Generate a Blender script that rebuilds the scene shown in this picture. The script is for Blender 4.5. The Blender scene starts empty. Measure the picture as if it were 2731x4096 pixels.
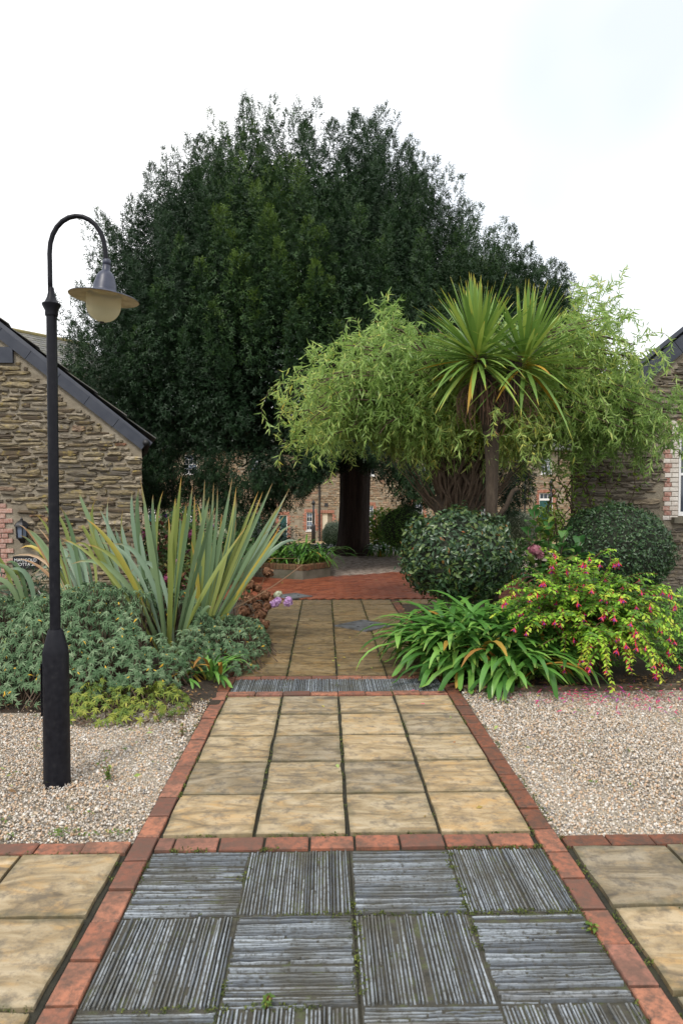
import bpy, bmesh, math, random
import numpy as np
from mathutils import Vector, Matrix, noise as mnoise

random.seed(7)
rng = np.random.default_rng(11)
scene = bpy.context.scene
COL = scene.collection
R = math.radians

# ------------------------------------------------------------------ camera
cam_d = bpy.data.cameras.new('camera')
cam = bpy.data.objects.new('camera', cam_d)
COL.objects.link(cam)
cam_d.sensor_fit = 'HORIZONTAL'
cam_d.sensor_width = 24.0
cam_d.lens = 24.0
cam_d.clip_start = 0.05
cam_d.clip_end = 2000
cam_d.dof.use_dof = True
cam_d.dof.focus_distance = 8.5
cam_d.dof.aperture_fstop = 5.0
cam.location = (-0.11, 0, 1.65)
cam.rotation_euler = (R(90 - 1.64), 0, R(-1.42))
scene.camera = cam

# ------------------------------------------------------------------ world, sun, exposure
SUN_EL, SUN_ROT = R(52), R(205)
world = bpy.data.worlds.new('World')
scene.world = world
world.use_nodes = True
wt = world.node_tree
wt.nodes.clear()
w_out = wt.nodes.new('ShaderNodeOutputWorld')
w_bg = wt.nodes.new('ShaderNodeBackground')
w_sky = wt.nodes.new('ShaderNodeTexSky')
w_sky.sky_type = 'NISHITA'
w_sky.sun_disc = False
w_sky.sun_elevation = SUN_EL
w_sky.sun_rotation = SUN_ROT
w_sky.air_density = 1.0
w_sky.dust_density = 4.0
w_tc = wt.nodes.new('ShaderNodeTexCoord')
w_no = wt.nodes.new('ShaderNodeTexNoise')
w_no.inputs['Scale'].default_value = 1.1
w_no.inputs['Detail'].default_value = 4
w_mp = wt.nodes.new('ShaderNodeMapping')
w_mp.inputs['Location'].default_value = (3.97, -1.22, -0.4)
w_rp = wt.nodes.new('ShaderNodeValToRGB')          # overcast cloud deck, a little thinner and bluer in places
w_rp.color_ramp.elements[0].position = 0.28
w_rp.color_ramp.elements[0].color = (0.595, 0.635, 0.685, 1)
w_rp.color_ramp.elements[1].position = 0.58
w_rp.color_ramp.elements[1].color = (1.0, 1.0, 1.0, 1)
w_sc = wt.nodes.new('ShaderNodeVectorMath')
w_sc.operation = 'SCALE'
w_sc.inputs['Scale'].default_value = 10.0
w_mx = wt.nodes.new('ShaderNodeMix')
w_mx.data_type = 'RGBA'
w_mx.inputs['Factor'].default_value = 0.88
L = wt.links.new
L(w_tc.outputs['Generated'], w_mp.inputs['Vector'])
L(w_mp.outputs['Vector'], w_no.inputs['Vector'])
L(w_no.outputs['Fac'], w_rp.inputs['Fac'])
L(w_rp.outputs['Color'], w_sc.inputs[0])
L(w_sky.outputs['Color'], w_mx.inputs['A'])
L(w_sc.outputs['Vector'], w_mx.inputs['B'])
L(w_mx.outputs['Result'], w_bg.inputs['Color'])
w_bg.inputs['Strength'].default_value = 0.12
L(w_bg.outputs['Background'], w_out.inputs['Surface'])

sun_d = bpy.data.lights.new('sun', 'SUN')
sun_d.energy = 1.5
sun_d.angle = R(12)
sun_d.color = (1.0, 0.95, 0.88)
sun = bpy.data.objects.new('sun', sun_d)
COL.objects.link(sun)
_sd = Vector((math.sin(SUN_ROT) * math.cos(SUN_EL), math.cos(SUN_ROT) * math.cos(SUN_EL), math.sin(SUN_EL)))
sun.rotation_euler = _sd.to_track_quat('Z', 'Y').to_euler()
sun.location = (0, 0, 30)

scene.view_settings.view_transform = 'Standard'
scene.view_settings.look = 'None'
scene.view_settings.gamma = 1.0
scene.view_settings.exposure = 0.5
scene.view_settings.use_curve_mapping = False

# ------------------------------------------------------------------ helpers: meshes and objects
class MB:
    """collects verts / faces / per-vertex random (rnd) and position along a leaf (along)"""
    def __init__(s):
        s.v, s.f, s.r, s.a = [], [], [], []
    def add(s, v, f, r=None, a=None):
        o = len(s.v)
        s.v.extend([tuple(p) for p in v])
        s.f.extend([tuple(i + o for i in q) for q in f])
        n = len(v)
        s.r.extend(r if isinstance(r, (list, tuple)) else [random.random() if r is None else r] * n)
        s.a.extend(list(a) if a is not None else [0.0] * n)
        return s
    def mesh(s, name, mat, smooth=False):
        me = bpy.data.meshes.new(name)
        me.from_pydata(s.v, [], s.f)
        for nm, arr in (('rnd', s.r), ('along', s.a)):
            at = me.attributes.new(nm, 'FLOAT', 'POINT')
            at.data.foreach_set('value', np.array(arr, dtype=np.float32))
        if mat: me.materials.append(mat)
        if smooth: me.shade_smooth()
        me.update()
        return me

def scat(name, tv, tf, M, T, mat, rnd=None, along=None, smooth=False):
    """many copies of one small template joined into one mesh; M (N,3,3) T (N,3)"""
    tv = np.asarray(tv, float); tf = np.asarray(tf, np.int64)
    N, n = len(T), len(tv)
    V = np.einsum('nij,kj->nki', M, tv) + T[:, None, :]
    k = tf.shape[1]
    F = (tf[None] + (np.arange(N) * n)[:, None, None]).reshape(-1)
    me = bpy.data.meshes.new(name)
    me.vertices.add(N * n)
    me.vertices.foreach_set('co', V.reshape(-1).astype(np.float32))
    me.loops.add(len(F))
    me.loops.foreach_set('vertex_index', F.astype(np.int32))
    np_ = len(F) // k
    me.polygons.add(np_)
    me.polygons.foreach_set('loop_start', (np.arange(np_) * k).astype(np.int32))
    me.polygons.foreach_set('loop_total', np.full(np_, k, np.int32))
    if rnd is None: rnd = rng.random(N)
    at = me.attributes.new('rnd', 'FLOAT', 'POINT')
    at.data.foreach_set('value', (np.repeat(rnd, n) if len(rnd) == N else np.asarray(rnd)).astype(np.float32))
    at = me.attributes.new('along', 'FLOAT', 'POINT')
    al = np.tile(np.asarray(along, float), N) if along is not None else np.zeros(N * n)
    at.data.foreach_set('value', al.astype(np.float32))
    if mat: me.materials.append(mat)
    me.update(calc_edges=True)
    if smooth: me.shade_smooth()
    return me

def nz(a):
    return a / np.maximum(np.linalg.norm(a, axis=-1, keepdims=True), 1e-9)

def frames(d, scale, up=None, roll=None):
    """matrices whose x axis is d, z axis is close to up (or random)"""
    d = nz(np.asarray(d, float)); N = len(d)
    if up is None: up = rng.normal(size=(N, 3))
    y = nz(np.cross(up, d)); z = np.cross(d, y)
    M = np.stack([d, y, z], axis=2)
    s = np.asarray(scale, float)
    if s.ndim == 1: s = s[:, None]
    return M * (s[:, None, :] if s.shape[1] == 3 else s[:, :, None])

def rot_random(N, s):
    q = nz(rng.normal(size=(N, 4)))
    w, x, y, z = q.T
    M = np.stack([np.stack([1-2*(y*y+z*z), 2*(x*y-z*w), 2*(x*z+y*w)], 1),
                  np.stack([2*(x*y+z*w), 1-2*(x*x+z*z), 2*(y*z-x*w)], 1),
                  np.stack([2*(x*z-y*w), 2*(y*z+x*w), 1-2*(x*x+y*y)], 1)], 1)
    return M * np.asarray(s, float)[:, None, :]

def ob(name, me, parent=None, loc=(0, 0, 0), rot=(0, 0, 0), sc=(1, 1, 1), kind=None, label=None):
    o = bpy.data.objects.new(name, me)
    COL.objects.link(o)
    o.location = loc; o.rotation_euler = rot; o.scale = sc
    if parent: o.parent = parent
    if kind: o['kind'] = kind
    if label: o['label'] = label
    return o

def thing(name, label, cat, loc=(0, 0, 0), rz=0, group=None):
    o = bpy.data.objects.new(name, None)
    COL.objects.link(o)
    o.empty_display_size = 0.2
    o.location = loc; o.rotation_euler = (0, 0, rz)
    o['label'] = label; o['category'] = cat
    if group: o['group'] = group
    return o

def structure(name, me, label=None, cat=None):
    o = ob(name, me, kind='structure')
    if label: o['label'] = label
    if cat: o['category'] = cat
    return o

def box(x0, x1, y0, y1, z0, z1):
    v = [(x0, y0, z0), (x1, y0, z0), (x1, y1, z0), (x0, y1, z0), (x0, y0, z1), (x1, y0, z1), (x1, y1, z1), (x0, y1, z1)]
    f = [(3, 2, 1, 0), (4, 5, 6, 7), (0, 1, 5, 4), (1, 2, 6, 5), (2, 3, 7, 6), (3, 0, 4, 7)]
    return v, f

def lathe(prof, n=24, cx=0, cy=0, cz=0, caps=True):
    v, f = [], []
    for r, z in prof:
        for i in range(n):
            a = 2 * math.pi * i / n
            v.append((cx + r * math.cos(a), cy + r * math.sin(a), cz + z))
    for k in range(len(prof) - 1):
        for i in range(n):
            j = (i + 1) % n
            f.append((k * n + i, k * n + j, (k + 1) * n + j, (k + 1) * n + i))
    if caps:
        f.append(tuple(range(n - 1, -1, -1)))
        f.append(tuple((len(prof) - 1) * n + i for i in range(n)))
    return v, f

def tube(pts, rad, n=7, cap=True):
    pts = [Vector(p) for p in pts]
    if not isinstance(rad, (list, tuple)): rad = [rad] * len(pts)
    v, f = [], []
    ref = Vector((0.31, 0.77, 0.55))
    side = None
    for i, p in enumerate(pts):
        t = (pts[min(i + 1, len(pts) - 1)] - pts[max(i - 1, 0)]).normalized()
        if side is None: side = t.cross(ref).normalized()
        side = (side - t * side.dot(t)).normalized()
        b = t.cross(side)
        for k in range(n):
            a = 2 * math.pi * k / n
            v.append(tuple(p + (side * math.cos(a) + b * math.sin(a)) * rad[i]))
    for i in range(len(pts) - 1):
        for k in range(n):
            j = (k + 1) % n
            f.append((i * n + k, i * n + j, (i + 1) * n + j, (i + 1) * n + k))
    if cap:
        f.append(tuple(range(n - 1, -1, -1)))
        f.append(tuple((len(pts) - 1) * n + k for k in range(n)))
    return v, f

def bez(b, m, t, n):
    b, m, t = Vector(b), Vector(m), Vector(t)
    c = m * 2 - (b + t) * 0.5
    return [b * (1 - s) ** 2 + c * 2 * s * (1 - s) + t * s * s for s in [i / n for i in range(n + 1)]]

def ribbon(pts, wfun, nrm, fold=0.25):
    """leaf blade along pts, three verts across"""
    v, a = [], []
    n = len(pts) - 1
    for i, p in enumerate(pts):
        t = (pts[min(i + 1, n)] - pts[max(i - 1, 0)]).normalized()
        s = t.cross(nrm)
        if s.length < 1e-4: s = Vector((1, 0, 0))
        s.normalize()
        up = s.cross(t)
        w = wfun(i / n) * 0.5
        v += [tuple(p - s * w + up * fold * w), tuple(p), tuple(p + s * w + up * fold * w)]
        a += [i / n] * 3
    f = []
    for i in range(n):
        for k in (0, 1):
            q = i * 3 + k
            f.append((q, q + 1, q + 4, q + 3))
    return v, f, a

# ------------------------------------------------------------------ helpers: materials
class NT:
    def __init__(s, name):
        s.m = bpy.data.materials.new(name)
        s.m.use_nodes = True
        s.t = s.m.node_tree
        s.t.nodes.clear()
        s.out = s.t.nodes.new('ShaderNodeOutputMaterial')
    def n(s, typ, _in=None, **props):
        nd = s.t.nodes.new('ShaderNode' + typ)
        for k, v in props.items(): setattr(nd, k, v)
        for k, v in (_in or {}).items():
            if isinstance(v, bpy.types.NodeSocket): s.t.links.new(v, nd.inputs[k])
            else: nd.inputs[k].default_value = v
        return nd
    def math(s, op, a, b=0.0, c=0.0, clamp=False):
        return s.n('Math', {0: a, 1: b, 2: c}, operation=op, use_clamp=clamp).outputs[0]
    def ramp(s, fac, stops, interp='LINEAR'):
        nd = s.n('ValToRGB', {'Fac': fac})
        cr = nd.color_ramp
        cr.interpolation = interp
        while len(cr.elements) < len(stops): cr.elements.new(0.5)
        for e, (p, c) in zip(cr.elements, stops):
            e.position = p
            e.color = (c[0], c[1], c[2], 1) if not isinstance(c, (int, float)) else (c, c, c, 1)
        return nd.outputs['Color']
    def mix(s, fac, a, b, mode='MIX'):
        nd = s.n('Mix', None, data_type='RGBA', blend_type=mode)
        for k, v in (('Factor', fac), ('A', a), ('B', b)):
            i = [q for q in nd.inputs if q.name == k and (q.type == 'RGBA' or k == 'Factor')][0]
            if isinstance(v, bpy.types.NodeSocket): s.t.links.new(v, i)
            elif k == 'Factor': i.default_value = v
            else: i.default_value = (v[0], v[1], v[2], 1)
        return [o for o in nd.outputs if o.type == 'RGBA'][0]
    def noise(s, vec, scale, detail=4, rough=0.55, dist=0.0):
        return s.n('TexNoise', {'Vector': vec, 'Scale': scale, 'Detail': detail, 'Roughness': rough, 'Distortion': dist}).outputs['Fac']
    def pos(s, offset=True, scale=(1, 1, 1)):
        g = s.n('NewGeometry').outputs['Position']
        if offset:
            r = s.rnd()
            o = s.n('VectorMath', {0: (37.1, 19.7, 53.3), 'Scale': r}, operation='SCALE').outputs[0]
            g = s.n('VectorMath', {0: g, 1: o}, operation='ADD').outputs[0]
        if scale != (1, 1, 1):
            g = s.n('VectorMath', {0: g, 1: scale}, operation='MULTIPLY').outputs[0]
        return g
    def rnd(s):
        if not hasattr(s, '_r'):
            a = s.n('Attribute', attribute_name='rnd').outputs['Fac']
            b = s.n('ObjectInfo').outputs['Random']
            s._r = s.math('FRACT', s.math('ADD', a, b))
        return s._r
    def attr(s, nm):
        return s.n('Attribute', attribute_name=nm).outputs['Fac']
    def bump(s, h, strength=0.5, dist=0.01):
        return s.n('Bump', {'Height': h, 'Strength': strength, 'Distance': dist}).outputs['Normal']
    def pbr(s, col, rough=0.6, normal=None, **kw):
        d = {'Base Color': col if isinstance(col, bpy.types.NodeSocket) else (col[0], col[1], col[2], 1), 'Roughness': rough}
        if normal is not None: d['Normal'] = normal
        for k, v in kw.items(): d[k.replace('_', ' ')] = v
        return s.n('BsdfPrincipled', d).outputs['BSDF']
    def done(s, sh):
        s.t.links.new(sh, s.out.inputs['Surface'])
        return s.m

def leaf_mat(name, stops, rough=0.45, trans=0.25, along=None, spec=0.4, vary=0.0, vscale=1.0, vcol=(0.1, 0.14, 0.03)):
    t = NT(name)
    c = t.ramp(t.attr('rnd'), stops)
    if along:
        c = t.mix(t.ramp(t.attr('along'), along[0]), c, along[1])
    if vary:
        nn = t.noise(t.n('NewGeometry').outputs['Position'], vscale, 2)
        c = t.mix(t.math('MULTIPLY', t.ramp(nn, [(0.42, 0.0), (0.62, 1.0)]), vary), c, vcol)
    p = t.pbr(c, rough, Specular_IOR_Level=spec)
    if trans > 0:
        tr = t.n('BsdfTranslucent', {'Color': c}).outputs[0]
        p = t.n('MixShader', {0: trans, 1: p, 2: tr}).outputs[0]
    return t.done(p)

def plain(name, col, rough=0.5, metallic=0.0, nscale=0, ncol=None, bump=0.0, spec=0.5):
    t = NT(name)
    c = col
    nrm = None
    if nscale:
        f = t.noise(t.pos(), nscale, 5)
        c = t.mix(t.ramp(f, [(0.35, 0.0), (0.7, 1.0)]), col, ncol or [q * 0.6 for q in col])
        if bump: nrm = t.bump(f, bump, 0.01)
    return t.done(t.pbr(c, rough, nrm, Metallic=metallic, Specular_IOR_Level=spec))

# ------------------------------------------------------------------ materials
def slab_mat(name, wet):
    t = NT(name)
    p = t.pos(True, (2.2, 6.5, 1))
    n1 = t.noise(p, 1.25, 6, 0.6, 1.4)
    n2 = t.noise(t.pos(True, (3, 7, 1)), 1.7, 5, 0.65, 0.8)
    n3 = t.noise(t.pos(True), 110, 3, 0.7)
    n4 = t.noise(t.pos(True), 14, 5, 0.7)
    c = t.ramp(n1, [(0.30, (0.13, 0.105, 0.075)), (0.44, (0.30, 0.235, 0.145)), (0.55, (0.40, 0.33, 0.225)), (0.72, (0.50, 0.43, 0.32))])
    c = t.mix(t.ramp(n2, [(0.52, 0.0), (0.66, 0.6)]), c, (0.46, 0.30, 0.13))
    c = t.mix(t.ramp(n4, [(0.49, 0.0), (0.66, 0.8)]), c, (0.15, 0.13, 0.105))
    tone = t.ramp(t.rnd(), [(0.0, (0.66, 0.66, 0.66)), (0.4, (0.90, 0.87, 0.81)), (0.7, (0.98, 0.93, 0.84)), (1.0, (1.08, 0.99, 0.86))])
    c = t.mix(1.0, c, tone, 'MULTIPLY')
    c = t.mix(t.ramp(n3, [(0.60, 0.0), (0.74, 0.6)]), c, (0.07, 0.065, 0.05))
    oc = t.n('SeparateXYZ', {0: t.n('TexCoord').outputs['Object']}).outputs
    ed = t.math('MAXIMUM', t.math('ABSOLUTE', oc[0]), t.math('ABSOLUTE', oc[1]))
    ed = t.math('ADD', t.math('MULTIPLY', ed, 4.6), t.math('MULTIPLY', t.noise(t.pos(True), 9, 4, 0.7), 0.5))
    c = t.mix(t.math('MULTIPLY', t.math('SUBTRACT', ed, 1.12, 0, True), 3.2, 0, True), c, (0.085, 0.082, 0.045))
    if wet:
        c = t.mix(1.0, c, (0.60, 0.55, 0.45), 'MULTIPLY')
    h = t.math('ADD', t.math('MULTIPLY', n1, 1.0), t.math('MULTIPLY', n4, 0.35))
    h = t.math('ADD', h, t.math('MULTIPLY', n3, 0.12))
    rough = t.ramp(n4, [(0.3, 0.36 if wet else 0.5), (0.7, 0.55 if wet else 0.75)])
    return t.done(t.pbr(c, rough, t.bump(h, 0.55, 0.012), Specular_IOR_Level=0.35))

def brick_mat(name, stops, dirt=0.5, dirtc=(0.09, 0.055, 0.045), rough=0.7, white=0.0):
    t = NT(name)
    c = t.ramp(t.rnd(), stops)
    n1 = t.noise(t.pos(True), 26, 6, 0.75)
    n2 = t.noise(t.pos(True), 120, 3, 0.7)
    c = t.mix(t.ramp(n1, [(0.42, 0.0), (0.64, dirt)]), c, dirtc)
    c = t.mix(t.ramp(n2, [(0.60, 0.0), (0.75, 0.35)]), c, (0.33, 0.22, 0.17))
    n0 = t.noise(t.pos(False), 5.5, 5, 0.65)
    c = t.mix(t.ramp(n0, [(0.44, 0.0), (0.66, dirt * .8)]), c, dirtc)
    if white:
        c = t.mix(t.ramp(n1, [(0.30, white), (0.62, 0.0)]), c, (0.62, 0.56, 0.50))
    h = t.math('ADD', n1, t.math('MULTIPLY', n2, 0.3))
    return t.done(t.pbr(c, rough, t.bump(h, 0.5, 0.006), Specular_IOR_Level=0.3))

M_slab = slab_mat('buff_riven_slab', False)
M_slab_wet = slab_mat('damp_riven_slab', True)
M_edge = brick_mat('red_edging_brick', [(0, (0.16, 0.07, 0.05)), (0.2, (0.27, 0.10, 0.06)), (0.5, (0.37, 0.145, 0.085)), (0.75, (0.43, 0.18, 0.105)), (0.9, (0.32, 0.14, 0.10)), (1, (0.20, 0.085, 0.06))], 0.95, (0.115, 0.07, 0.052))
M_edge_dirty = brick_mat('dirty_edging_brick', [(0, (0.171, 0.0641, 0.0353)), (0.5, (0.233, 0.0769, 0.0392)), (1, (0.132, 0.0599, 0.0392))], 0.9, (0.066, 0.047, 0.0353))
M_redpave = brick_mat('red_brick_paver', [(0, (0.215, 0.0558, 0.0258)), (0.4, (0.283, 0.0815, 0.0386)), (0.8, (0.343, 0.107, 0.0515)), (1, (0.172, 0.0515, 0.03))], 0.45, (0.111, 0.0429, 0.0258), 0.5)
M_wallbrick = brick_mat('pink_red_brick', [(0, (0.32, 0.12, 0.08)), (0.5, (0.42, 0.17, 0.12)), (1, (0.48, 0.24, 0.17))], 0.35, (0.16, 0.10, 0.075), 0.8, 0.6)
M_farbrick = brick_mat('soft_red_brick', [(0, (0.34, 0.14, 0.09)), (0.5, (0.44, 0.19, 0.13)), (1, (0.50, 0.26, 0.19))], 0.3, (0.22, 0.14, 0.10), 0.8)
M_whitebrick = brick_mat('white_painted_brick', [(0, (0.62, 0.58, 0.52)), (1, (0.72, 0.68, 0.62))], 0.35, (0.34, 0.22, 0.16), 0.7)
M_copingbrick = brick_mat('mossy_coping_brick', [(0, (0.15, 0.075, 0.04)), (0.5, (0.22, 0.09, 0.05)), (1, (0.16, 0.10, 0.05))], 0.7, (0.075, 0.07, 0.035))

t = NT('bedding_mortar')
n1 = t.noise(t.pos(False), 9, 6, 0.7); n2 = t.noise(t.pos(False), 90, 3)
c = t.ramp(n1, [(0.3, (0.014, 0.014, 0.009)), (0.55, (0.032, 0.029, 0.018)), (0.7, (0.035, 0.045, 0.014))])
M_bed = t.done(t.pbr(c, 0.9, t.bump(n2, 0.6, 0.01)))

t = NT('blue_grey_slate')
n1 = t.noise(t.pos(True), 42, 6, 0.8); n2 = t.noise(t.pos(True), 150, 3, 0.7); n0 = t.noise(t.pos(False), 3.0, 4, 0.6)
c = t.ramp(t.rnd(), [(0, (0.09, 0.10, 0.115)), (0.25, (0.15, 0.168, 0.188)), (0.6, (0.24, 0.268, 0.295)), (0.9, (0.35, 0.385, 0.42)), (1, (0.13, 0.125, 0.12))])  # palest strips hold the sky's sheen on wet slate in their colour
c = t.mix(t.ramp(n1, [(0.49, 0.0), (0.62, 0.92)]), c, (0.075, 0.072, 0.06))
c = t.mix(t.ramp(n0, [(0.46, 0.0), (0.64, 0.7)]), c, (0.085, 0.078, 0.056))
M_slate = t.done(t.pbr(c, t.ramp(n1, [(0.3, 0.32), (0.7, 0.6)]), t.bump(t.math('ADD', n1, n2), 0.5, 0.006), Specular_IOR_Level=0.5))
t = NT('slate_panel_bed')
n1 = t.noise(t.pos(False), 14, 6, 0.75); n2 = t.noise(t.pos(False), 70, 4)
c = t.ramp(n1, [(0.3, (0.025, 0.024, 0.018)), (0.52, (0.062, 0.057, 0.042)), (0.62, (0.065, 0.075, 0.03)), (0.75, (0.15, 0.14, 0.115))])
M_slatebed = t.done(t.pbr(c, 0.85, t.bump(n2, 0.7, 0.01)))

t = NT('pea_gravel')
c = t.ramp(t.rnd(), [(0, (0.18, 0.175, 0.17)), (0.10, (0.31, 0.28, 0.25)), (0.26, (0.47, 0.415, 0.34)), (0.46, (0.54, 0.41, 0.27)), (0.6, (0.52, 0.33, 0.20)),
                     (0.72, (0.58, 0.53, 0.46)), (0.9, (0.72, 0.68, 0.62)), (1, (0.38, 0.30, 0.23))])
M_gravel = t.done(t.pbr(c, 0.6))
t = NT('gravel_base')
n1 = t.noise(t.pos(False), 60, 4, 0.7); n2 = t.noise(t.pos(False), 2.5, 4)
c = t.ramp(n1, [(0.35, (0.15, 0.125, 0.095)), (0.6, (0.36, 0.31, 0.24))])
c = t.mix(t.ramp(n2, [(0.58, 0), (0.75, 0.8)]), c, (0.06, 0.06, 0.03))
M_gravelbase = t.done(t.pbr(c, 0.9, t.bump(n1, 0.8, 0.01)))

t = NT('dark_soil')
n1 = t.noise(t.pos(False), 5, 6, 0.7); n2 = t.noise(t.pos(False), 60, 4, 0.7)
c = t.ramp(n1, [(0.3, (0.022, 0.016, 0.010)), (0.6, (0.055, 0.038, 0.024)), (0.8, (0.085, 0.06, 0.04))])
M_soil = t.done(t.pbr(c, 0.95, t.bump(t.math('ADD', n1, n2), 0.8, 0.03)))

t = NT('brown_yard_gravel')
n1 = t.noise(t.pos(False), 45, 5, 0.8); n2 = t.noise(t.pos(False), 1.6, 5, 0.6); n3 = t.noise(t.pos(False), 8, 4)
c = t.ramp(n1, [(0.3, (0.20, 0.15, 0.115)), (0.5, (0.42, 0.34, 0.28)), (0.7, (0.58, 0.50, 0.43))])
c = t.mix(t.ramp(n3, [(0.46, 0), (0.62, 0.75)]), c, (0.085, 0.05, 0.034))
M_yard = t.done(t.pbr(c, 0.9, t.bump(n1, 0.9, 0.02)))

t = NT('lawn_green')
n1 = t.noise(t.pos(False), 30, 4, 0.7); n2 = t.noise(t.pos(False), 0.7, 4)
c = t.ramp(n1, [(0.3, (0.035, 0.07, 0.012)), (0.7, (0.085, 0.16, 0.03))])
M_lawn = t.done(t.pbr(c, 0.9, t.bump(n1, 0.9, 0.04)))
M_terrace = plain('buff_terrace', (0.42, 0.30, 0.15), 0.7, 0, 3, (0.30, 0.22, 0.12), 0.3)

t = NT('lime_mortar')
n1 = t.noise(t.pos(False), 3, 6, 0.65); n2 = t.noise(t.pos(False), 45, 5, 0.75)
c = t.ramp(n1, [(0.3, (0.17, 0.14, 0.10)), (0.5, (0.27, 0.23, 0.17)), (0.7, (0.36, 0.32, 0.25))])
c = t.mix(t.ramp(n2, [(0.5, 0), (0.72, 0.6)]), c, (0.15, 0.125, 0.085))
M_mortar = t.done(t.pbr(c, 0.95, t.bump(t.math('ADD', n1, n2), 0.8, 0.02)))

def stone_mat(name, stops, lich=(0.40, 0.30, 0.07), lichf=0.6):
    t = NT(name)
    c = t.ramp(t.rnd(), stops)
    n1 = t.noise(t.pos(True, (2.5, 1, 9)), 6, 6, 0.7, 0.6)
    n2 = t.noise(t.pos(True), 9, 5, 0.7)
    n3 = t.noise(t.pos(True, (1, 1, 3)), 60, 4, 0.7)
    c = t.mix(t.ramp(n1, [(0.42, 0.0), (0.60, 0.8)]), c, (0.095, 0.075, 0.05))
    c = t.mix(t.ramp(n2, [(0.54, 0.0), (0.70, lichf)]), c, lich)
    c = t.mix(t.ramp(n3, [(0.60, 0.0), (0.74, 0.5)]), c, (0.40, 0.35, 0.27))
    h = t.math('ADD', n1, t.math('MULTIPLY', n3, 0.5))
    return t.done(t.pbr(c, 0.85, t.bump(h, 0.9, 0.015), Specular_IOR_Level=0.25))

M_stone = stone_mat('lichened_rubble_stone', [(0, (0.066, 0.0508, 0.04)), (0.15, (0.144, 0.108, 0.0715)), (0.3, (0.3, 0.241, 0.137)), (0.45, (0.12, 0.108, 0.0929)), (0.6, (0.372, 0.305, 0.186)), (0.75, (0.204, 0.178, 0.143)), (0.88, (0.444, 0.381, 0.286)), (0.97, (0.264, 0.216, 0.157)), (1, (0.288, 0.14, 0.0858))])
M_stone_grey = stone_mat('grey_rubble_stone', [(0, (0.0805, 0.0667, 0.0517)), (0.25, (0.172, 0.144, 0.115)), (0.5, (0.299, 0.259, 0.207)), (0.7, (0.138, 0.121, 0.103)), (0.88, (0.253, 0.224, 0.196)), (0.97, (0.333, 0.276, 0.196)), (1, (0.299, 0.149, 0.0747))], (0.31, 0.23, 0.092), 0.35)
M_stone_far = stone_mat('warm_rubble_stone', [(0, (0.264, 0.168, 0.108)), (0.3, (0.396, 0.288, 0.18)), (0.6, (0.504, 0.384, 0.264)), (0.8, (0.336, 0.264, 0.192)), (1, (0.432, 0.24, 0.156))], (0.552, 0.456, 0.312), 0.4)
M_rslate = brick_mat('weathered_roof_slate', [(0, (0.10, 0.105, 0.115)), (0.5, (0.15, 0.15, 0.16)), (1, (0.20, 0.19, 0.185))], 0.6, (0.13, 0.125, 0.06), 0.55)
M_verge = plain('dark_blue_slate', (0.024, 0.030, 0.046), 0.55, 0, 6, (0.042, 0.048, 0.064), 0.2)
t = NT('black_paint')
n1 = t.noise(t.pos(False), 30, 5); n2 = t.noise(t.pos(False, (1, 1, .35)), 26, 6, .75)
c = t.mix(t.ramp(n1, [(.35, 0), (.7, 1)]), (.006, .0065, .010), (.012, .0125, .017))
c = t.mix(t.ramp(n2, [(.66, 0), (.74, .5)]), c, (.085, .085, .09))
c = t.mix(t.ramp(n1, [(.60, 0), (.75, .4)]), c, (.03, .032, .028))
M_black = t.done(t.pbr(c, t.ramp(n1, [(.3, .36), (.7, .6)]), t.bump(n1, .2, .004), Specular_IOR_Level=.2))
M_blackd = plain('black_iron', (0.010, 0.010, 0.012), 0.5)
M_white = plain('white_paint', (0.75, 0.75, 0.74), 0.45)
M_cream = plain('cream_render', (0.62, 0.55, 0.42), 0.8)
M_dark = plain('dark_recess', (0.03, 0.03, 0.032), 0.8)
M_teal = plain('teal_door_paint', (0.012, 0.075, 0.07), 0.4)
M_glass = plain('window_glass', (0.035, 0.045, 0.06), 0.06, 0.0, spec=0.8)
M_curtain = plain('grey_blue_pane', (0.16, 0.20, 0.27), 0.12, 0.0, spec=0.8)
M_concrete = plain('mossy_concrete', (0.17, 0.155, 0.12), 0.9, 0, 4, (0.075, 0.08, 0.05), 0.4)
M_cover = plain('galvanised_cover', (0.25, 0.265, 0.29), 0.42, 0.5, 9, (0.10, 0.095, 0.08), 0.3)
M_timber = plain('weathered_timber', (0.13, 0.10, 0.07), 0.9, 0, 12, (0.055, 0.05, 0.03), 0.5)
M_sill = plain('stone_sill', (0.17, 0.15, 0.11), 0.9, 0, 8, (0.09, 0.085, 0.06), 0.4)

# ------------------------------------------------------------------ ground and paving (the setting)
def gz(y):
    return -0.035 if y < 18.9 else (-0.035 - 1.34 * min(1.0, (y - 18.9) / 22.0))

def sheet(poly_rows, mat, name, zoff=0.0):
    """rows of (y, x0, x1)"""
    m = MB(); n = 9
    for (y, x0, x1) in poly_rows:
        m.v += [(x0 + (x1 - x0) * k / (n - 1), y, gz(y) + zoff) for k in range(n)]
        m.r += [0.5] * n; m.a += [0] * n
    for i in range(len(poly_rows) - 1):
        for k in range(n - 1):
            q = i * n + k
            m.f.append((q, q + 1, q + n + 1, q + n))
    return m.mesh(name, mat)

structure('ground', sheet([(y, -500, 500) for y in (-300, -50, -5, 0, 5, 10, 15, 18.9, 22, 26, 30, 34, 38, 40.9, 50, 80, 200, 500)], M_soil, 'ground'), 'dark bare soil ground under the whole courtyard garden')
structure('lawn', sheet([(y, -16, 18) for y in (21.5, 24, 27, 30, 33.5)], M_lawn, 'lawn', 0.02), 'green lawn sloping down behind the yew')
structure('terrace', sheet([(y, -18, 20) for y in (33.5, 36, 39, 40.9, 43)], M_terrace, 'terrace', 0.03), 'buff paved strip along the far stone range')

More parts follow.
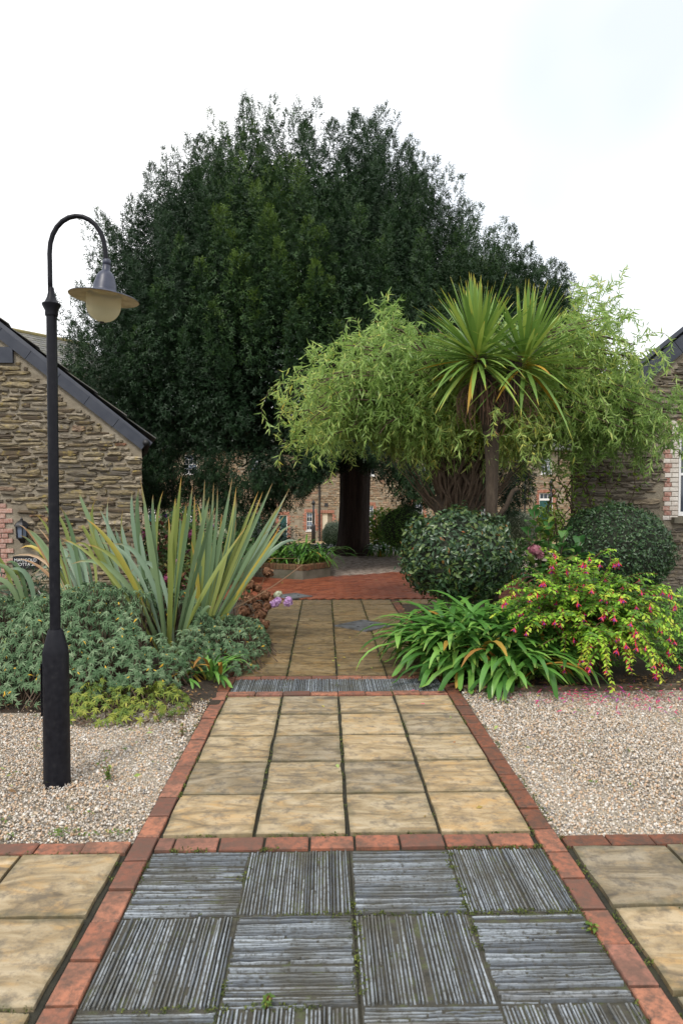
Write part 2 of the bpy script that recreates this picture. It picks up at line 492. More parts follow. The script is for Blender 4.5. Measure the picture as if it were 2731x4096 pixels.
# unit meshes shared by pieces -------------------------------------------------
def slab_mesh(name, w, d, mat, seed):
    """slab with an uneven riven top, sunk edges"""
    m = MB(); n = 5; rr = random.Random(seed)
    jx = [rr.uniform(-0.004, 0.004) for _ in range(40)]
    def P(i, j):
        x = (i / (n - 1) - 0.5) * w; y = (j / (n - 1) - 0.5) * d
        e = i in (0, n - 1) or j in (0, n - 1)
        if i in (0, n - 1): x += jx[j + (i > 0) * 5]
        if j in (0, n - 1): y += jx[10 + i + (j > 0) * 5]
        return (x, y, -0.0015 if e else rr.uniform(-0.0015, 0.002))
    v = [P(i, j) for j in range(n) for i in range(n)]
    f = [(j * n + i, j * n + i + 1, (j + 1) * n + i + 1, (j + 1) * n + i) for j in range(n - 1) for i in range(n - 1)]
    rim = [i for i in range(n)] + [j * n + n - 1 for j in range(1, n)] + [(n - 1) * n + i for i in range(n - 2, -1, -1)] + [j * n for j in range(n - 2, 0, -1)]
    b = len(v)
    v += [(v[k][0] * 1.006, v[k][1] * 1.006, -0.04) for k in rim]
    L_ = len(rim)
    for k in range(L_):
        f.append((rim[(k + 1) % L_], rim[k], b + k, b + (k + 1) % L_))
    m.add(v, f, 0.0)
    return m.mesh(name, mat, False)

def brick_mesh(name, mat, seed, bev=0.03):
    """unit brick: x,y in -.5..+.5, top at z=0, chamfered and a little worn"""
    rr = random.Random(seed)
    v, f = [], []
    def ring(s, z, j):
        return [(sx * (0.5 - s) + rr.uniform(-j, j), sy * (0.5 - s) + rr.uniform(-j, j), z + rr.uniform(-j, j) * 0.05) for sx, sy in ((-1, -1), (1, -1), (1, 1), (-1, 1))]
    v += ring(0, -1.0, 0) + ring(0, -0.10, 0.006) + ring(bev, 0, 0.012)
    for k in range(2):
        for i in range(4):
            j = (i + 1) % 4
            f.append((k * 4 + i, k * 4 + j, k * 4 + 4 + j, k * 4 + 4 + i))
    c = len(v); v.append((0, 0, 0.02))
    for i in range(4): f.append((8 + i, 8 + (i + 1) % 4, c))
    return MB().add(v, f, 0.0).mesh(name, mat)

path = structure('garden_path', sheet([(y, -1.02, 1.02) for y in (0.9, 2, 3.1, 5, 7, 9, 10.5)], M_bed, 'garden_path', 0.016), 'straight path of buff slabs with red brick edges and slate strips')
SL = [slab_mesh('paving_slab', 0.429, 0.428, M_slab, s) for s in range(5)]
SLW = [slab_mesh('paving_slab', 0.432, 0.418, M_slab_wet, s + 20) for s in range(5)]
BR = [brick_mesh('brick', M_edge, s) for s in range(5)]
BRD = [brick_mesh('brick', M_edge_dirty, s + 9) for s in range(4)]

def place_slab(parent, meshes, x, y, sc=(1, 1, 1)):
    o = ob('paving_slab', random.choice(meshes), parent, (x, y, random.uniform(-0.002, 0.002)),
           (random.uniform(-.009, .009), random.uniform(-.008, .008), random.choice((0, math.pi)) + random.uniform(-.003, .003)), sc)
    return o
for r in range(5):
    for c in range(4):
        place_slab(path, SL, -0.6765 + 0.451 * c, 3.475 + 0.4505 * r)
for r in range(10):
    for c in range(4):
        place_slab(path, SLW, -0.6735 + 0.449 * c, 6.325 + 0.433 * r)

def place_brick(parent, meshes, x, y, L_, W, rz=0, z=0.0, nm='brick'):
    return ob(nm, random.choice(meshes), parent, (x, y, z + random.uniform(-.004, .004)),
              (random.uniform(-.02, .02), random.uniform(-.01, .01), rz + random.uniform(-.008, .008)), (L_, W, 0.045))
# cross rows
for x in [-0.86] + [-0.715 + 0.213 * k for k in range(8)]:
    place_brick(path, BR, x, 3.183, 0.075 if x == -0.86 else 0.2, 0.106)
for k in range(8): place_brick(path, BR, -0.79 + 0.2255 * k, 5.575, 0.219, 0.085)
for k in range(8): place_brick(path, BR, -0.79 + 0.2255 * k, 6.055, 0.219, 0.085)
# long edges
y = 1.2
while y < 10.4:
    for s in (-1, 1):
        place_brick(path, (BR if y < 3.15 or (s < 0 and y < 5.7) else BRD), s * 0.958, y + (0.04 if s > 0 else 0), 0.202, 0.103, math.pi / 2)
    y += 0.2155

# slate-on-edge panels
def strip_mesh(name, seed, flat=False):
    rr = random.Random(seed); n = 6
    v, f = [], []
    for i in range(n + 1):
        x = i / n - 0.5; w = 0.5 + rr.uniform(-0.16, 0.1); h = rr.uniform(-0.55, 0.15)
        dy = rr.uniform(-0.1, 0.1)
        v += [(x, -w + dy, -3), (x, -w * 0.8 + dy, h + rr.uniform(-.3, .1)), (x, w * 0.8 + dy, h + rr.uniform(-.3, .1)), (x, w + dy, -3)]
    for i in range(n):
        for k in range(3):
            q = i * 4 + k
            f.append((q, q + 1, q + 5, q + 4))
    f += [(0, 1, 2, 3), (n * 4 + 3, n * 4 + 2, n * 4 + 1, n * 4)]
    return v, f
SV = [strip_mesh('slate_strip', s) for s in range(8)]
SM = [MB().add(v, f, 0.0).mesh('slate_strip', M_slate) for v, f in SV]
colx = [-0.676, -0.226, 0.233, 0.681]
rows = [2.872, 2.390, 1.912, 1.44]
n_ind = 0
for r, yc in [(1, rows[1]), (0, rows[0]), (2, rows[2]), (3, rows[3])]:
    for c in range(4):
        horiz = (r + c) % 2 == 0
        P = ob('slate_panel', MB().add(*box(-0.2245, 0.2245, -0.2385, 0.2385, -0.02, -0.0125)).mesh('slate_panel', M_slatebed), path, (colx[c], yc, 0), label='panel of slates laid on edge ' + ('across' if horiz else 'along') + ' the path')
        loose = MB()
        span, length = (0.470, 0.440) if horiz else (0.440, 0.468)
        p = -span / 2
        while p < span / 2 - 0.006:
            w = random.uniform(0.0055, 0.0095)
            if r == 0 and c == 0: w *= 0.75
            q = p + w / 2; p += w + random.uniform(0.0045, 0.0085)
            segs = [(0.0, 1.0)] if random.random() < 0.78 else [(0, random.uniform(.25, .75))]
            if segs[0][1] < 1: segs.append((segs[0][1] + 0.01, 1.0))
            for (a, b) in segs:
                if random.random() < 0.035: continue
                if len(segs) == 2 and a == 0 and n_ind > 270: pass
                ce = ((a + b) / 2 - 0.5) * length; le = (b - a) * length * random.uniform(.96, 1.0)
                z = random.uniform(-0.009, 0.002) - (0.003 if r == 0 and c == 0 else 0)
                k = random.randrange(8)
                if n_ind < 300 and r < 3:
                    if horiz: ob('slate_strip', SM[k], P, (ce, q, z), (0, 0, random.uniform(-.01, .01)), (le, w, 0.006))
                    else: ob('slate_strip', SM[k], P, (q, ce, z), (0, 0, math.pi / 2 + random.uniform(-.01, .01)), (le, w, 0.006))
                    n_ind += 1
                else:
                    v, f = SV[k]
                    vv = [(ce + a_[0] * le, q + a_[1] * w, z + a_[2] * 0.006) if horiz else (q - a_[1] * w, ce + a_[0] * le, z + a_[2] * 0.006) for a_ in v]
                    loose.add(vv, f)
        if loose.v: ob('slate_strips', loose.mesh('slate_strips', M_slate), P, kind='stuff')
P = ob('slate_panel', MB().add(*box(-0.9, 0.9, -0.19, 0.19, -0.02, -0.012)).mesh('slate_panel', M_slatebed), path, (0, 5.815, 0), label='narrow dark band of slates on edge between two brick rows')
loose = MB(); x = -0.885
while x < 0.885:
    w = random.uniform(0.008, 0.015); v, f = SV[random.randrange(8)]
    z = random.uniform(-.005, .001)
    loose.add([(x - a_[1] * w, a_[0] * 0.375, z + a_[2] * 0.006) for a_ in v], f, random.random() * 0.75); x += w + random.uniform(.002, .005)
ob('slate_strips', loose.mesh('slate_strips', M_slate), P, kind='stuff')

# side paths of buff slabs
SLS = [slab_mesh('paving_slab', 0.436, 0.454, M_slab, s + 40) for s in range(4)]
for s, nm, lab in ((-1, 'side_path', 'buff slab paving running off on the lamp post side'), (1, 'side_path', 'buff slab paving running off opposite the lamp post')):
    sp = structure(nm, sheet([(y, s * 1.022, s * 4.3) if s > 0 else (y, -4.3, -1.022) for y in (0.9, 2, 3.225)], M_bed, nm, 0.0155), lab)
    for r in range(4):
        for c in range(6):
            place_slab(sp, SLS, s * (1.262 + 0.452 * c), (2.868 if s < 0 else 2.888) - 0.474 * r)
    for k in range(13):
        place_brick(sp, BR if s < 0 else BRD, s * (1.128 + 0.2135 * k), 3.155 if s < 0 else 3.17, 0.207, 0.09)

# moss in the joints, low tufts
tv = [(0, 0, 0), (0.5, -0.25, 0.5), (1, 0, 0.25), (0.5, 0.25, 0.5)]; tf = [(0, 1, 2, 3)]
pts = []
for _ in range(2600):
    k = random.random()
    if k < 0.22: pts.append((random.choice([-0.451, 0, 0.451]) + random.gauss(0, .004), random.uniform(3.26, 10.4)))
    elif k < 0.42: pts.append((random.uniform(-.9, .9), random.choice([3.122, 3.118, 2.63, 2.15, 3.25]) + random.gauss(0, .008)))
    elif k < 0.72: pts.append((random.choice([-1, 1]) * (random.choice([1.025, 0.9]) + random.gauss(0, .006)), random.uniform(1.7, 5.6)))
    elif k < 0.86: pts.append((random.choice([-0.45, 0.005, 0.455]) + random.gauss(0, .012), random.uniform(1.7, 3.1)))
    else: pts.append((random.choice([-1, 1]) * random.uniform(1.03, 2.5), random.choice([3.105, 2.63, 2.155]) + random.gauss(0, .007)))
keep = [p for p in pts if mnoise.noise((p[0] * 3, p[1] * 3, 0.3)) > -0.05]
T = np.array([(x, y, -0.006) for x, y in keep for _ in range(6)]) + rng.normal(size=(len(keep) * 6, 3)) * np.array([.006, .006, .001])
d = rng.normal(size=(len(T), 3)); d[:, 2] = np.abs(d[:, 2]) * 0.6
M_moss = leaf_mat('moss', [(0, (0.035, 0.05, 0.012)), (0.5, (0.075, 0.10, 0.02)), (1, (0.14, 0.16, 0.03))], 0.9, 0.0)
ob('joint_moss', scat('joint_moss', tv, tf, frames(d, rng.uniform(.006, .014, len(T))), T, M_moss), path, kind='stuff')

# ------------------------------------------------------------------ gravel
iv = np.array([(.5, 0, 0), (-.5, 0, 0), (0, .5, 0), (0, -.5, 0), (0, 0, .5), (0, 0, -.5)])
ifc = np.array([(0, 2, 4), (2, 1, 4), (1, 3, 4), (3, 0, 4), (2, 0, 5), (1, 2, 5), (3, 1, 5), (0, 3, 5)])
iv = iv * (1 + rng.uniform(-.16, .16, (len(iv), 1)))
def gravel(name, label, x0, x1, y0, yfar):
    n = int((x1 - x0) * (5.6 - y0) * 8500)
    X = rng.uniform(x0, x1, n); Y_ = rng.uniform(y0, 5.75, n)
    keep = Y_ < yfar(X) + rng.normal(0, .07, n)
    X, Y_ = X[keep], Y_[keep]; n = len(X)
    s = rng.lognormal(math.log(0.0115), 0.30, n)[:, None] * np.stack([rng.uniform(.9, 1.4, n), rng.uniform(.7, 1.1, n), rng.uniform(.5, .9, n)], 1)
    T = np.stack([X, Y_, -0.017 + rng.uniform(0, .011, n) + 0.01 * np.sin(X * 3 + Y_ * 2)], 1)
    st = structure(name, sheet([(y, x0, x1) for y in (y0, 3.5, 4.5, 5.75)], M_gravelbase, name, 0.012), label)
    ob('gravel', scat('gravel', iv, ifc, rot_random(n, s), T, M_gravel), st, kind='stuff')
gravel('gravel_bed', 'pale pea gravel around the lamp post', -3.35, -1.018, 3.205, lambda X: 5.06 + 0.5 * np.clip((X + 1.9) / 0.95, 0, 1))
gravel('gravel_bed', 'pale pea gravel below the fuchsia with fallen pink petals', 1.018, 3.3, 3.22, lambda X: 5.52 + 0 * X)

# ------------------------------------------------------------------ red brick court and brown gravel yard
court = structure('brick_court', sheet([(10.47, -6, 4.2), (12.5, -6, 4.2), (13.4, -6, 4.2), (15.3, -6, 4.2)], M_bed, 'brick_court', 0.019), 'red herringbone brick paving beyond the slab path')
bv, bf = box(-.5, .5, -.5, .5, -.5, 0)
m = MB()
ca, sa = math.cos(R(45)), math.sin(R(45))
edge = lambda x: 13.3 + 0.545 * x if x > -0.1 else 14.4
for i in range(-60, 60):
    for j in range(-40, 60):
        for o in (0, 1):
            # herringbone in a lattice turned by 45 degrees
            u = i * 0.1 + j * 0.1 + (0.05 if o == 0 else 0.0); w = i * 0.1 - j * 0.1 + (0.0 if o == 0 else 0.05)
            k = j % 2
            bx = (i * 0.2 + (j % 4) * 0.1, j * 0.1)
            if o: continue
            X, Yb = 0 + bx[0] * ca - bx[1] * sa, 12.2 + bx[0] * sa + bx[1] * ca
            if not (-5.9 < X < 4.1 and 10.56 < Yb < edge(X) + 0.05): continue
            hor = True
            L_, W = (0.193, 0.095)
            z = random.uniform(-.003, .002)
            m.add([(X + (p[0] * L_) * ca - (p[1] * W) * sa, Yb + (p[0] * L_) * sa + (p[1] * W) * ca, z + p[2] * 0.03) for p in bv], bf)
ob('brick_pavers', m.mesh('brick_pavers', M_redpave), court, kind='stuff')
for k in range(14): place_slab(court, SLW, 1.25 + 0.449 * (k % 7), 10.27 - 0.0 + 0.0 if k < 7 else 9.84) if k < 7 else None
structure('gravel_yard', sheet([(13.2, -0.1, 9.5), (14, -1.5, 9.5), (15, -6, 9.5), (17, -6, 9.5), (18.9, -6, 9.5), (19.6, -6, 9.5)], M_yard, 'gravel_yard', 0.024 + 0.0), 'brown gravel strewn with yew litter round the big trunk')
# soft beds
def bed(name, label, x0, x1, y0, y1, h):
    m = MB(); nx, ny = 30, 34
    for j in range(ny):
        for i in range(nx):
            x = x0 + (x1 - x0) * i / (nx - 1); y = y0 + (y1 - y0) * j / (ny - 1)
            e = min(1.0, min(i, nx - 1 - i, j, ny - 1 - j) / 2.5)
            m.v.append((x, y, -0.03 + e * (0.03 + h * (0.5 + 0.5 * mnoise.noise((x * 1.5, y * 1.5, 2))) + 0.012 * mnoise.noise((x * 9, y * 9, 5)))))
            m.r.append(0); m.a.append(0)
    for j in range(ny - 1):
        for i in range(nx - 1):
            q = j * nx + i; m.f.append((q, q + 1, q + nx + 1, q + nx))
    return structure(name, m.mesh(name, M_soil, True), label)
bed('planting_bed', 'dark soil bed under the sage and sword leaves', -5.2, -0.80, 5.15, 10.3, 0.06)
bed('planting_bed', 'dark soil bed under the fuchsia and clipped balls', 0.93, 5.5, 5.62, 10.2, 0.06)

# ------------------------------------------------------------------ rubble walls
def stone_verts(seed):
    """unit rubble stone seen from -y: x,z in -.5...5, front at y=-1, back at y=0"""
    rr = random.Random(seed); n = 11; v = []
    for k in range(n):
        a = 2 * math.pi * (k + rr.uniform(-.25, .25)) / n
        c, s = math.cos(a), math.sin(a)
        q = max(abs(c), abs(s)) ** 0.95
        v.append((0.5 * c / q * rr.uniform(.82, 1.04), 0.0, 0.5 * s / q * rr.uniform(.8, 1.04)))
    front = [(x * rr.uniform(.84, .95), -1 + rr.uniform(-.1, .5), z * rr.uniform(.7, .9)) for x, _, z in v]
    vv = v + front + [(rr.uniform(-.2, .2), -1.0 + rr.uniform(-.35, .1), rr.uniform(-.15, .15))]
    f = []
    for k in range(n):
        j = (k + 1) % n
        f += [(k, j, n + j), (k, n + j, n + k), (n + k, n + j, 2 * n)]
    return vv, f
STV = [stone_verts(s) for s in range(14)]

def course_stones(x0, x1, z0, z1, top, skip, hr=(.04, .10), wr=(.10, .52), gap=.008, rr=random):
    out = []; z = z0
    while z < z1:
        h = rr.uniform(*hr); x = x0 + rr.uniform(-.1, 0.05)
        while x < x1:
            w = rr.uniform(*wr) * (0.6 + 0.5 * h / hr[1])
            xa, xb = max(x, x0), min(x + w, x1)
            zc = z + h / 2 + 0.05 * mnoise.noise((x * 0.9, z * .7, 1.7)) + rr.uniform(-.018, .018)
            hh = h * rr.uniform(.80, 1.22)
            for _ in range(5):
                if zc + hh / 2 < min(top(xa), top(xb)) - .01: break
                if top(xa) < top(xb): xa += (xb - xa) * .3
                else: xb -= (xb - xa) * .3
            if xb - xa > 0.05 and zc + hh / 2 < min(top(xa), top(xb)) - 0.01 and not skip(xa - .012, xb + .012, zc - hh / 2, zc + hh / 2) and rr.random() > 0.02:
                out.append(((xa + xb) / 2, zc, xb - xa - gap * rr.uniform(.6, 1.7), max(.02, hh - gap * .7)))
            x += w
        z += h
    return out

def wall_mesh(name, x0, x1, z0, z1, top, holes, depth, mat, nx=26):
    """front of a wall at y=0 with real openings and a sloping top"""
    xs = sorted(set([x0 + (x1 - x0) * i / nx for i in range(nx + 1)] + [h[0] for h in holes] + [h[1] for h in holes]))
    zs = sorted(set([z0, z1] + [h[2] for h in holes] + [h[3] for h in holes] + [z0 + (z1 - z0) * k / 6 for k in range(7)]))
    m = MB()
    for a, b in zip(xs, xs[1:]):
        for c, d in zip(zs, zs[1:]):
            xm, zm = (a + b) / 2, (c + d) / 2
            if any(h[0] < xm < h[1] and h[2] < zm < h[3] for h in holes): continue
            ca, cb = min(c, top(a)), min(c, top(b)); da, db = min(d, top(a)), min(d, top(b))
            if max(da - ca, db - cb) < 1e-5: continue
            m.add([(a, 0, ca), (b, 0, cb), (b, 0, db), (a, 0, da)], [(0, 1, 2, 3)], 0)
    for (a, b, c, d) in holes:
        m.add([(a, 0, c), (b, 0, c), (b, 0, d), (a, 0, d), (a, depth, c), (b, depth, c), (b, depth, d), (a, depth, d)],
              [(0, 4, 5, 1), (1, 5, 6, 2), (2, 6, 7, 3), (3, 7, 4, 0)], 0)
    return m.mesh(name, mat)

def stone_wall(parent_wall, stones, mat, yo, limit, seen, depth=(.012, .03)):
    meshes = [MB().add(v, f, 0.0).mesh('stone', mat) for v, f in STV]
    stones = sorted(stones, key=lambda s: (not seen(s), -s[2] * s[3]))
    rest = MB()
    for i, (x, z, w, h) in enumerate(stones):
        k = random.randrange(14); d = random.uniform(*depth); fl = random.choice((-1, 1))
        ry = random.uniform(-.05, .05)
        if i < limit and seen((x, z, w, h)):
            ob('stone', meshes[k], parent_wall, (x, yo, z), (0, ry + (math.pi if fl < 0 else 0), 0), (w, d, h))
        else:
            v, f = STV[k]
            rest.add([(x + p[0] * w, yo + p[1] * d, z + p[2] * h + ry * p[0] * w * -1) for p in v], f)
    if rest.v: ob('stones', rest.mesh('stones', mat), parent_wall, kind='stuff')

def wall_brick_mesh(mat, seed):
    rr = random.Random(seed); b = .04
    v = []
    for y, s in ((0, 0), (-.8, 0), (-1, b)):
        v += [(sx * (.5 - s) + rr.uniform(-.012, .012), y, sz * (.5 - s * 2) + rr.uniform(-.02, .02)) for sx, sz in ((-1, -1), (1, -1), (1, 1), (-1, 1))]
    f = []
    for k in range(2):
        for i in range(4):
            j = (i + 1) % 4; f.append((k * 4 + i, k * 4 + j, k * 4 + 4 + j, k * 4 + 4 + i))
    f.append((8, 9, 10, 11))
    return MB().add(v, f, 0.0).mesh('brick', mat)
WB = [wall_brick_mesh(M_wallbrick, s) for s in range(4)]
WBW = [wall_brick_mesh(M_whitebrick, s) for s in range(4)]
WBF = [wall_brick_mesh(M_farbrick, s) for s in range(4)]
def wbrick(parent, meshes, x, z, w, h, d, yo=0.0):
    return ob('brick', random.choice(meshes), parent, (x, yo, z), (0, random.uniform(-.01, .01), 0), (w, d, h))

def roof_slab(p0, p1, p2, p3, th):
    """thick quad sheet"""
    a = [Vector(p) for p in (p0, p1, p2, p3)]
    n = (a[1] - a[0]).cross(a[3] - a[0]).normalized()
    v = [tuple(p) for p in a] + [tuple(p + n * th) for p in a]
    return v, [(3, 2, 1, 0), (4, 5, 6, 7), (0, 1, 5, 4), (1, 2, 6, 5), (2, 3, 7, 6), (3, 0, 4, 7)]

# --- cottage behind the lamp post (gable wall facing the viewer)
E0x, E0z, SLP = -2.92, 2.38, 0.785
topL = lambda x: E0z + SLP * min(E0x - x, x - (-10.0)) if x < E0x else E0z
WY = 10.6
SHL, SHR = -1.12, 1.36      # the flank walls run back askew, away from the court
cot = thing('stone_cottage', 'stone cottage with dark slate verge behind the lamp post', 'cottage', (-2.92, WY, 0))
def loc(m, parent_loc):  # meshes below are built around the wall origin (0, WY, 0)
    return m
W = ob('wall', wall_mesh('wall', -10.0, E0x, -0.05, 5.4, topL, [], .3, M_mortar), cot, (2.92, 0, 0))
ob('side_wall', MB().add([(E0x, 0.0, -.05), (E0x + SHL, 3.6, -.05), (E0x + SHL, 3.6, E0z), (E0x, 0.0, E0z)], [(0, 1, 2, 3)]).add([(-10, 3.6, -.05), (-10, 0, -.05), (-10, 0, E0z), (-10, 3.6, E0z)], [(0, 1, 2, 3)])
   .add([(-10, 3.6, -.05), (E0x + SHL, 3.6, -.05), (E0x + SHL, 3.6, E0z), (-6.46 + SHL, 3.6, E0z + 3.54 * SLP), (-10, 3.6, E0z)], [(4, 3, 2, 1, 0)]).mesh('side_wall', M_mortar), cot, (2.92, 0, 0))
quoin = lambda a, b, c, d: b > -5.6 and a < -4.86 and d > 0.25 and c < 1.46
stones = course_stones(-10.0, E0x + .015, -0.04, 5.2, lambda x: topL(x) - 0.125, lambda a, b, c, d: quoin(a, b, c, d) or (a < -4.47 and b > -4.93 and c < .70 and d > .42))
stone_wall(W, stones, M_stone, 0.0, 300, lambda s: -5.25 < s[0] and 0.2 < s[1] < 4.3, (.02, .05))
for k in range(16):
    z = 0.29 + k * 0.077
    xr = -4.885 + random.uniform(-.012, .012) if k % 2 == 0 else -4.985 + random.uniform(-.02, .03)
    for j in range(3):
        w = 0.205 if (j or k % 2 == 0) else 0.105
        wbrick(W, WB, xr - w / 2, z, w - .012, .066, .022)
        xr -= w
# verge slates along the gable, roof
up = Vector((-1, 0, SLP)).normalized(); nr = Vector((SLP, 0, 1)).normalized()
def verge(parent, x_e, z_e, sgn, n, yo, step=0.555, wid=0.155, first=0.05):
    u = Vector((-sgn, 0, SLP)).normalized(); nn = Vector((sgn * SLP, 0, 1)).normalized()
    b = Vector((x_e + sgn * 0.02, 0, z_e + 0.0))
    for k in range(n):
        a0 = b + u * (k * step - .05); a1 = b + u * ((k + 1) * step - .058)
        d = -.062 + random.uniform(-.002, .002)
        q = [a0 - nn * wid * .5, a1 - nn * wid * .5, a1 + nn * wid * .5, a0 + nn * wid * .5]
        if sgn < 0: q = q[::-1]
        if k == 0:   # the lowest piece ends on a plumb cut
            q0 = b - nn * wid * .5; 
        v = [(p.x, yo + d, p.z) for p in q] + [(p.x, yo + d + .05, p.z) for p in q]
        f = [(0, 1, 2, 3), (7, 6, 5, 4), (0, 4, 5, 1), (1, 5, 6, 2), (2, 6, 7, 3), (3, 7, 4, 0)]
        ob('verge_slate', MB().add(v, f).mesh('verge_slate', M_verge), parent, (-x_e if parent.type == 'EMPTY' else 0, 0, 0))
verge(cot, E0x, E0z + .02, 1, 8, 0)
ob('verge_slate', MB().add(*box(-5.10, -4.84, -.058, -.012, 3.62, 3.86)).mesh('verge_slate', M_verge), cot, (2.92, 0, 0), label='square step in the dark verge')
RH = E0z + 3.54 * SLP
rv = MB()
rv.add(*roof_slab((E0x + .14, -.05, E0z - .10 + .0), (E0x + .14 + SHL, 3.7, E0z - .10), (-6.46 + SHL, 3.7, RH + .07), (-6.46, -.05, RH + .07), .06))
rv.add(*roof_slab((-6.46, -.05, RH + .07), (-6.46 + SHL, 3.7, RH + .07), (-10.2, 3.7, E0z - .12), (-10.2, -.05, E0z - .12), .06))
roof = ob('roof', rv.mesh('roof', M_verge), cot, (2.92, 0, 0.09))
sl = MB()
for k in range(16):
    a0 = k * 0.28
    for yy in range(13):
        p = Vector((E0x + .2, 0, E0z - .02)) + up * a0
        y0 = -.06 + yy * .29 + (0.145 if k % 2 else 0)
        if y0 > 3.4: continue
        xs_ = SHL / 3.6 * y0; 
        q = [(p + up * .0 + nr * .03), (p + up * .33 + nr * .012)]
        sl.add([(q_.x + SHL / 3.6 * yy_, yy_, q_.z + dz_) for dz_ in (0, .012) for (q_, yy_) in ((q[0], y0), (q[0], y0 + .28), (q[1], y0 + .28), (q[1], y0))],
               [(3, 2, 1, 0), (4, 5, 6, 7), (0, 1, 5, 4), (1, 2, 6, 5), (2, 3, 7, 6), (3, 0, 4, 7)])
ob('roof_slates', sl.mesh('roof_slates', M_rslate), roof, (0, 0, 0), kind='stuff')
g = MB(); g.add(*tube([(E0x + .09, -.08, E0z + .03), (E0x + .15 + SHL / 2, 1.8, E0z + .03), (E0x + .13 + SHL, 3.7, E0z + .03)], .055, 10))
ob('gutter', g.mesh('gutter', M_blackd, True), cot, (2.92, 0, 0))

# wall lantern and name plate on that gable
ln = thing('wall_lantern', 'black wall lantern with glass panes beside red brick quoins', 'lantern', (-4.71, WY - .022, 1.07))
ob('back_plate', MB().add(*lathe([(.05, 0), (.05, .02)], 14)).mesh('back_plate', M_blackd), ln, (0, 0.012, -.10), (R(90), 0, 0))
ob('bracket', MB().add(*tube([(0, 0, -.17), (0, -.03, -.19), (0, -.08, -.18), (0, -.09, -.15)], .014, 8)).mesh('bracket', M_blackd, True), ln)
ob('lantern_base', MB().add(*lathe([(.02, -.19), (.035, -.16), (.065, -.13), (.09, -.115), (.09, -.10)], 6)).mesh('lantern_base', M_blackd), ln, (0, -.1, 0))
for k in range(6):
    a = 2 * math.pi * k / 6
    ob('lantern_bar', MB().add(*tube([(.075 * math.cos(a), .075 * math.sin(a), -.10), (.088 * math.cos(a), .088 * math.sin(a), .07)], .008, 5)).mesh('lantern_bar', M_blackd), ln, (0, -.1, 0))
ob('lantern_roof', MB().add(*lathe([(.115, .065), (.11, .085), (.08, .125), (.045, .15), (.02, .162), (.022, .18), (.008, .20)], 6)).mesh('lantern_roof', M_blackd), ln, (0, -.1, 0))
ob('lantern_glass', MB().add(*lathe([(.066, -.10), (.078, .065)], 6)).mesh('lantern_glass', M_curtain), ln, (0, -.1, 0))
sg = thing('name_plate', 'black slate name plate reading MARIGOLD COTTAGE in white capitals', 'sign', (-4.69, WY - .03, 0.58))
ob('plate', MB().add(*box(-.192, .192, -.018, .018, -.092, .092)).mesh('plate', M_blackd), sg)
for i, txt in enumerate(('MARIGOLD', 'COTTAGE')):
    cu = bpy.data.curves.new('lettering', 'FONT')
    cu.body = txt; cu.size = 0.066; cu.align_x = 'CENTER'; cu.extrude = 0.001; cu.materials.append(M_white); cu.space_character = 1.02
    tmp = bpy.data.objects.new('lettering_curve', cu)
    lme = bpy.data.meshes.new_from_object(tmp)
    bpy.data.objects.remove(tmp)
    if not lme.materials: lme.materials.append(M_white)
    ob('lettering', lme, sg, (0, -.0205, 0.012 - .066 * i), (R(90), 0, 0))

# --- cottage on the other side (window at the picture edge)
XR0, ZR0 = 3.74, 2.52
topR = lambda x: ZR0 + 0.80 * min(x - XR0, 10.6 - x) if x > XR0 else ZR0
cor = thing('stone_cottage', 'grey stone cottage with white painted brick window jambs behind the willow', 'cottage', (3.74, WY, 0))
hole = (5.45, 6.45, 1.27, 2.62)
W2 = ob('wall', wall_mesh('wall', XR0, 10.6, -0.05, 5.6, topR, [hole], .14, M_mortar), cor, (-3.74, 0, 0))
ob('side_wall', MB().add([(XR0 + SHR, 3.6, -.05), (XR0, 0, -.05), (XR0, 0, ZR0), (XR0 + SHR, 3.6, ZR0)], [(0, 1, 2, 3)]).add([(10.6, 0, -.05), (10.6, 3.6, -.05), (10.6, 3.6, ZR0), (10.6, 0, ZR0)], [(0, 1, 2, 3)])
   .add([(10.6, 3.6, -.05), (XR0 + SHR, 3.6, -.05), (XR0 + SHR, 3.6, ZR0), (7.17 + SHR, 3.6, ZR0 + 3.43 * .8), (10.6, 3.6, ZR0)], [(0, 1, 2, 3, 4)]).mesh('side_wall', M_mortar), cor, (-3.74, 0, 0))
jamb = lambda a, b, c, d: (b > 5.30 and a < 6.75 and d > 1.12 and c < 2.78)
stones = course_stones(XR0 - .01, 10.6, 0.2, 5.2, lambda x: topR(x) - .135, jamb, (.035, .09), (.14, .62))
stone_wall(W2, stones, M_stone_grey, 0.0, 300, lambda s: s[0] < 5.7 and s[1] < 4.2, (.018, .05))
for k in range(21):
    z = 1.25 + k * .0745
    for sgn in (1, -1):
        X = 5.44 if sgn > 0 else 6.46
        wbrick(W2, WBW, X - sgn * (.055 if k % 2 else .07), z, .10 if k % 2 else .13, .065, .02)
        wbrick(W2, WB if k % 3 else WBW, X - sgn * (.165 if k % 2 else .19), z, .105, .065, .016)
for k in range(9): wbrick(W2, WB, 5.46 + .123 * k, 2.72, .105, .17, .02)
ob('plinth', MB().add(*box(XR0 - .04, 10.6, -.09, -.0, -.05, .17)).mesh('plinth', M_sill), cor, (-3.74, 0, 0))
wn = ob('window', MB().add(*box(5.455, 5.51, .05, .11, 1.28, 2.60)).add(*box(6.39, 6.445, .05, .11, 1.28, 2.60)).add(*box(5.51, 6.39, .05, .11, 2.545, 2.60)).add(*box(5.51, 6.39, .05, .11, 1.28, 1.345)).add(*box(5.51, 6.39, .058, .10, 1.92, 1.96)).add(*box(5.93, 5.965, .06, .10, 1.345, 2.545)).mesh('window', M_white), cor, (-3.74, 0, 0))
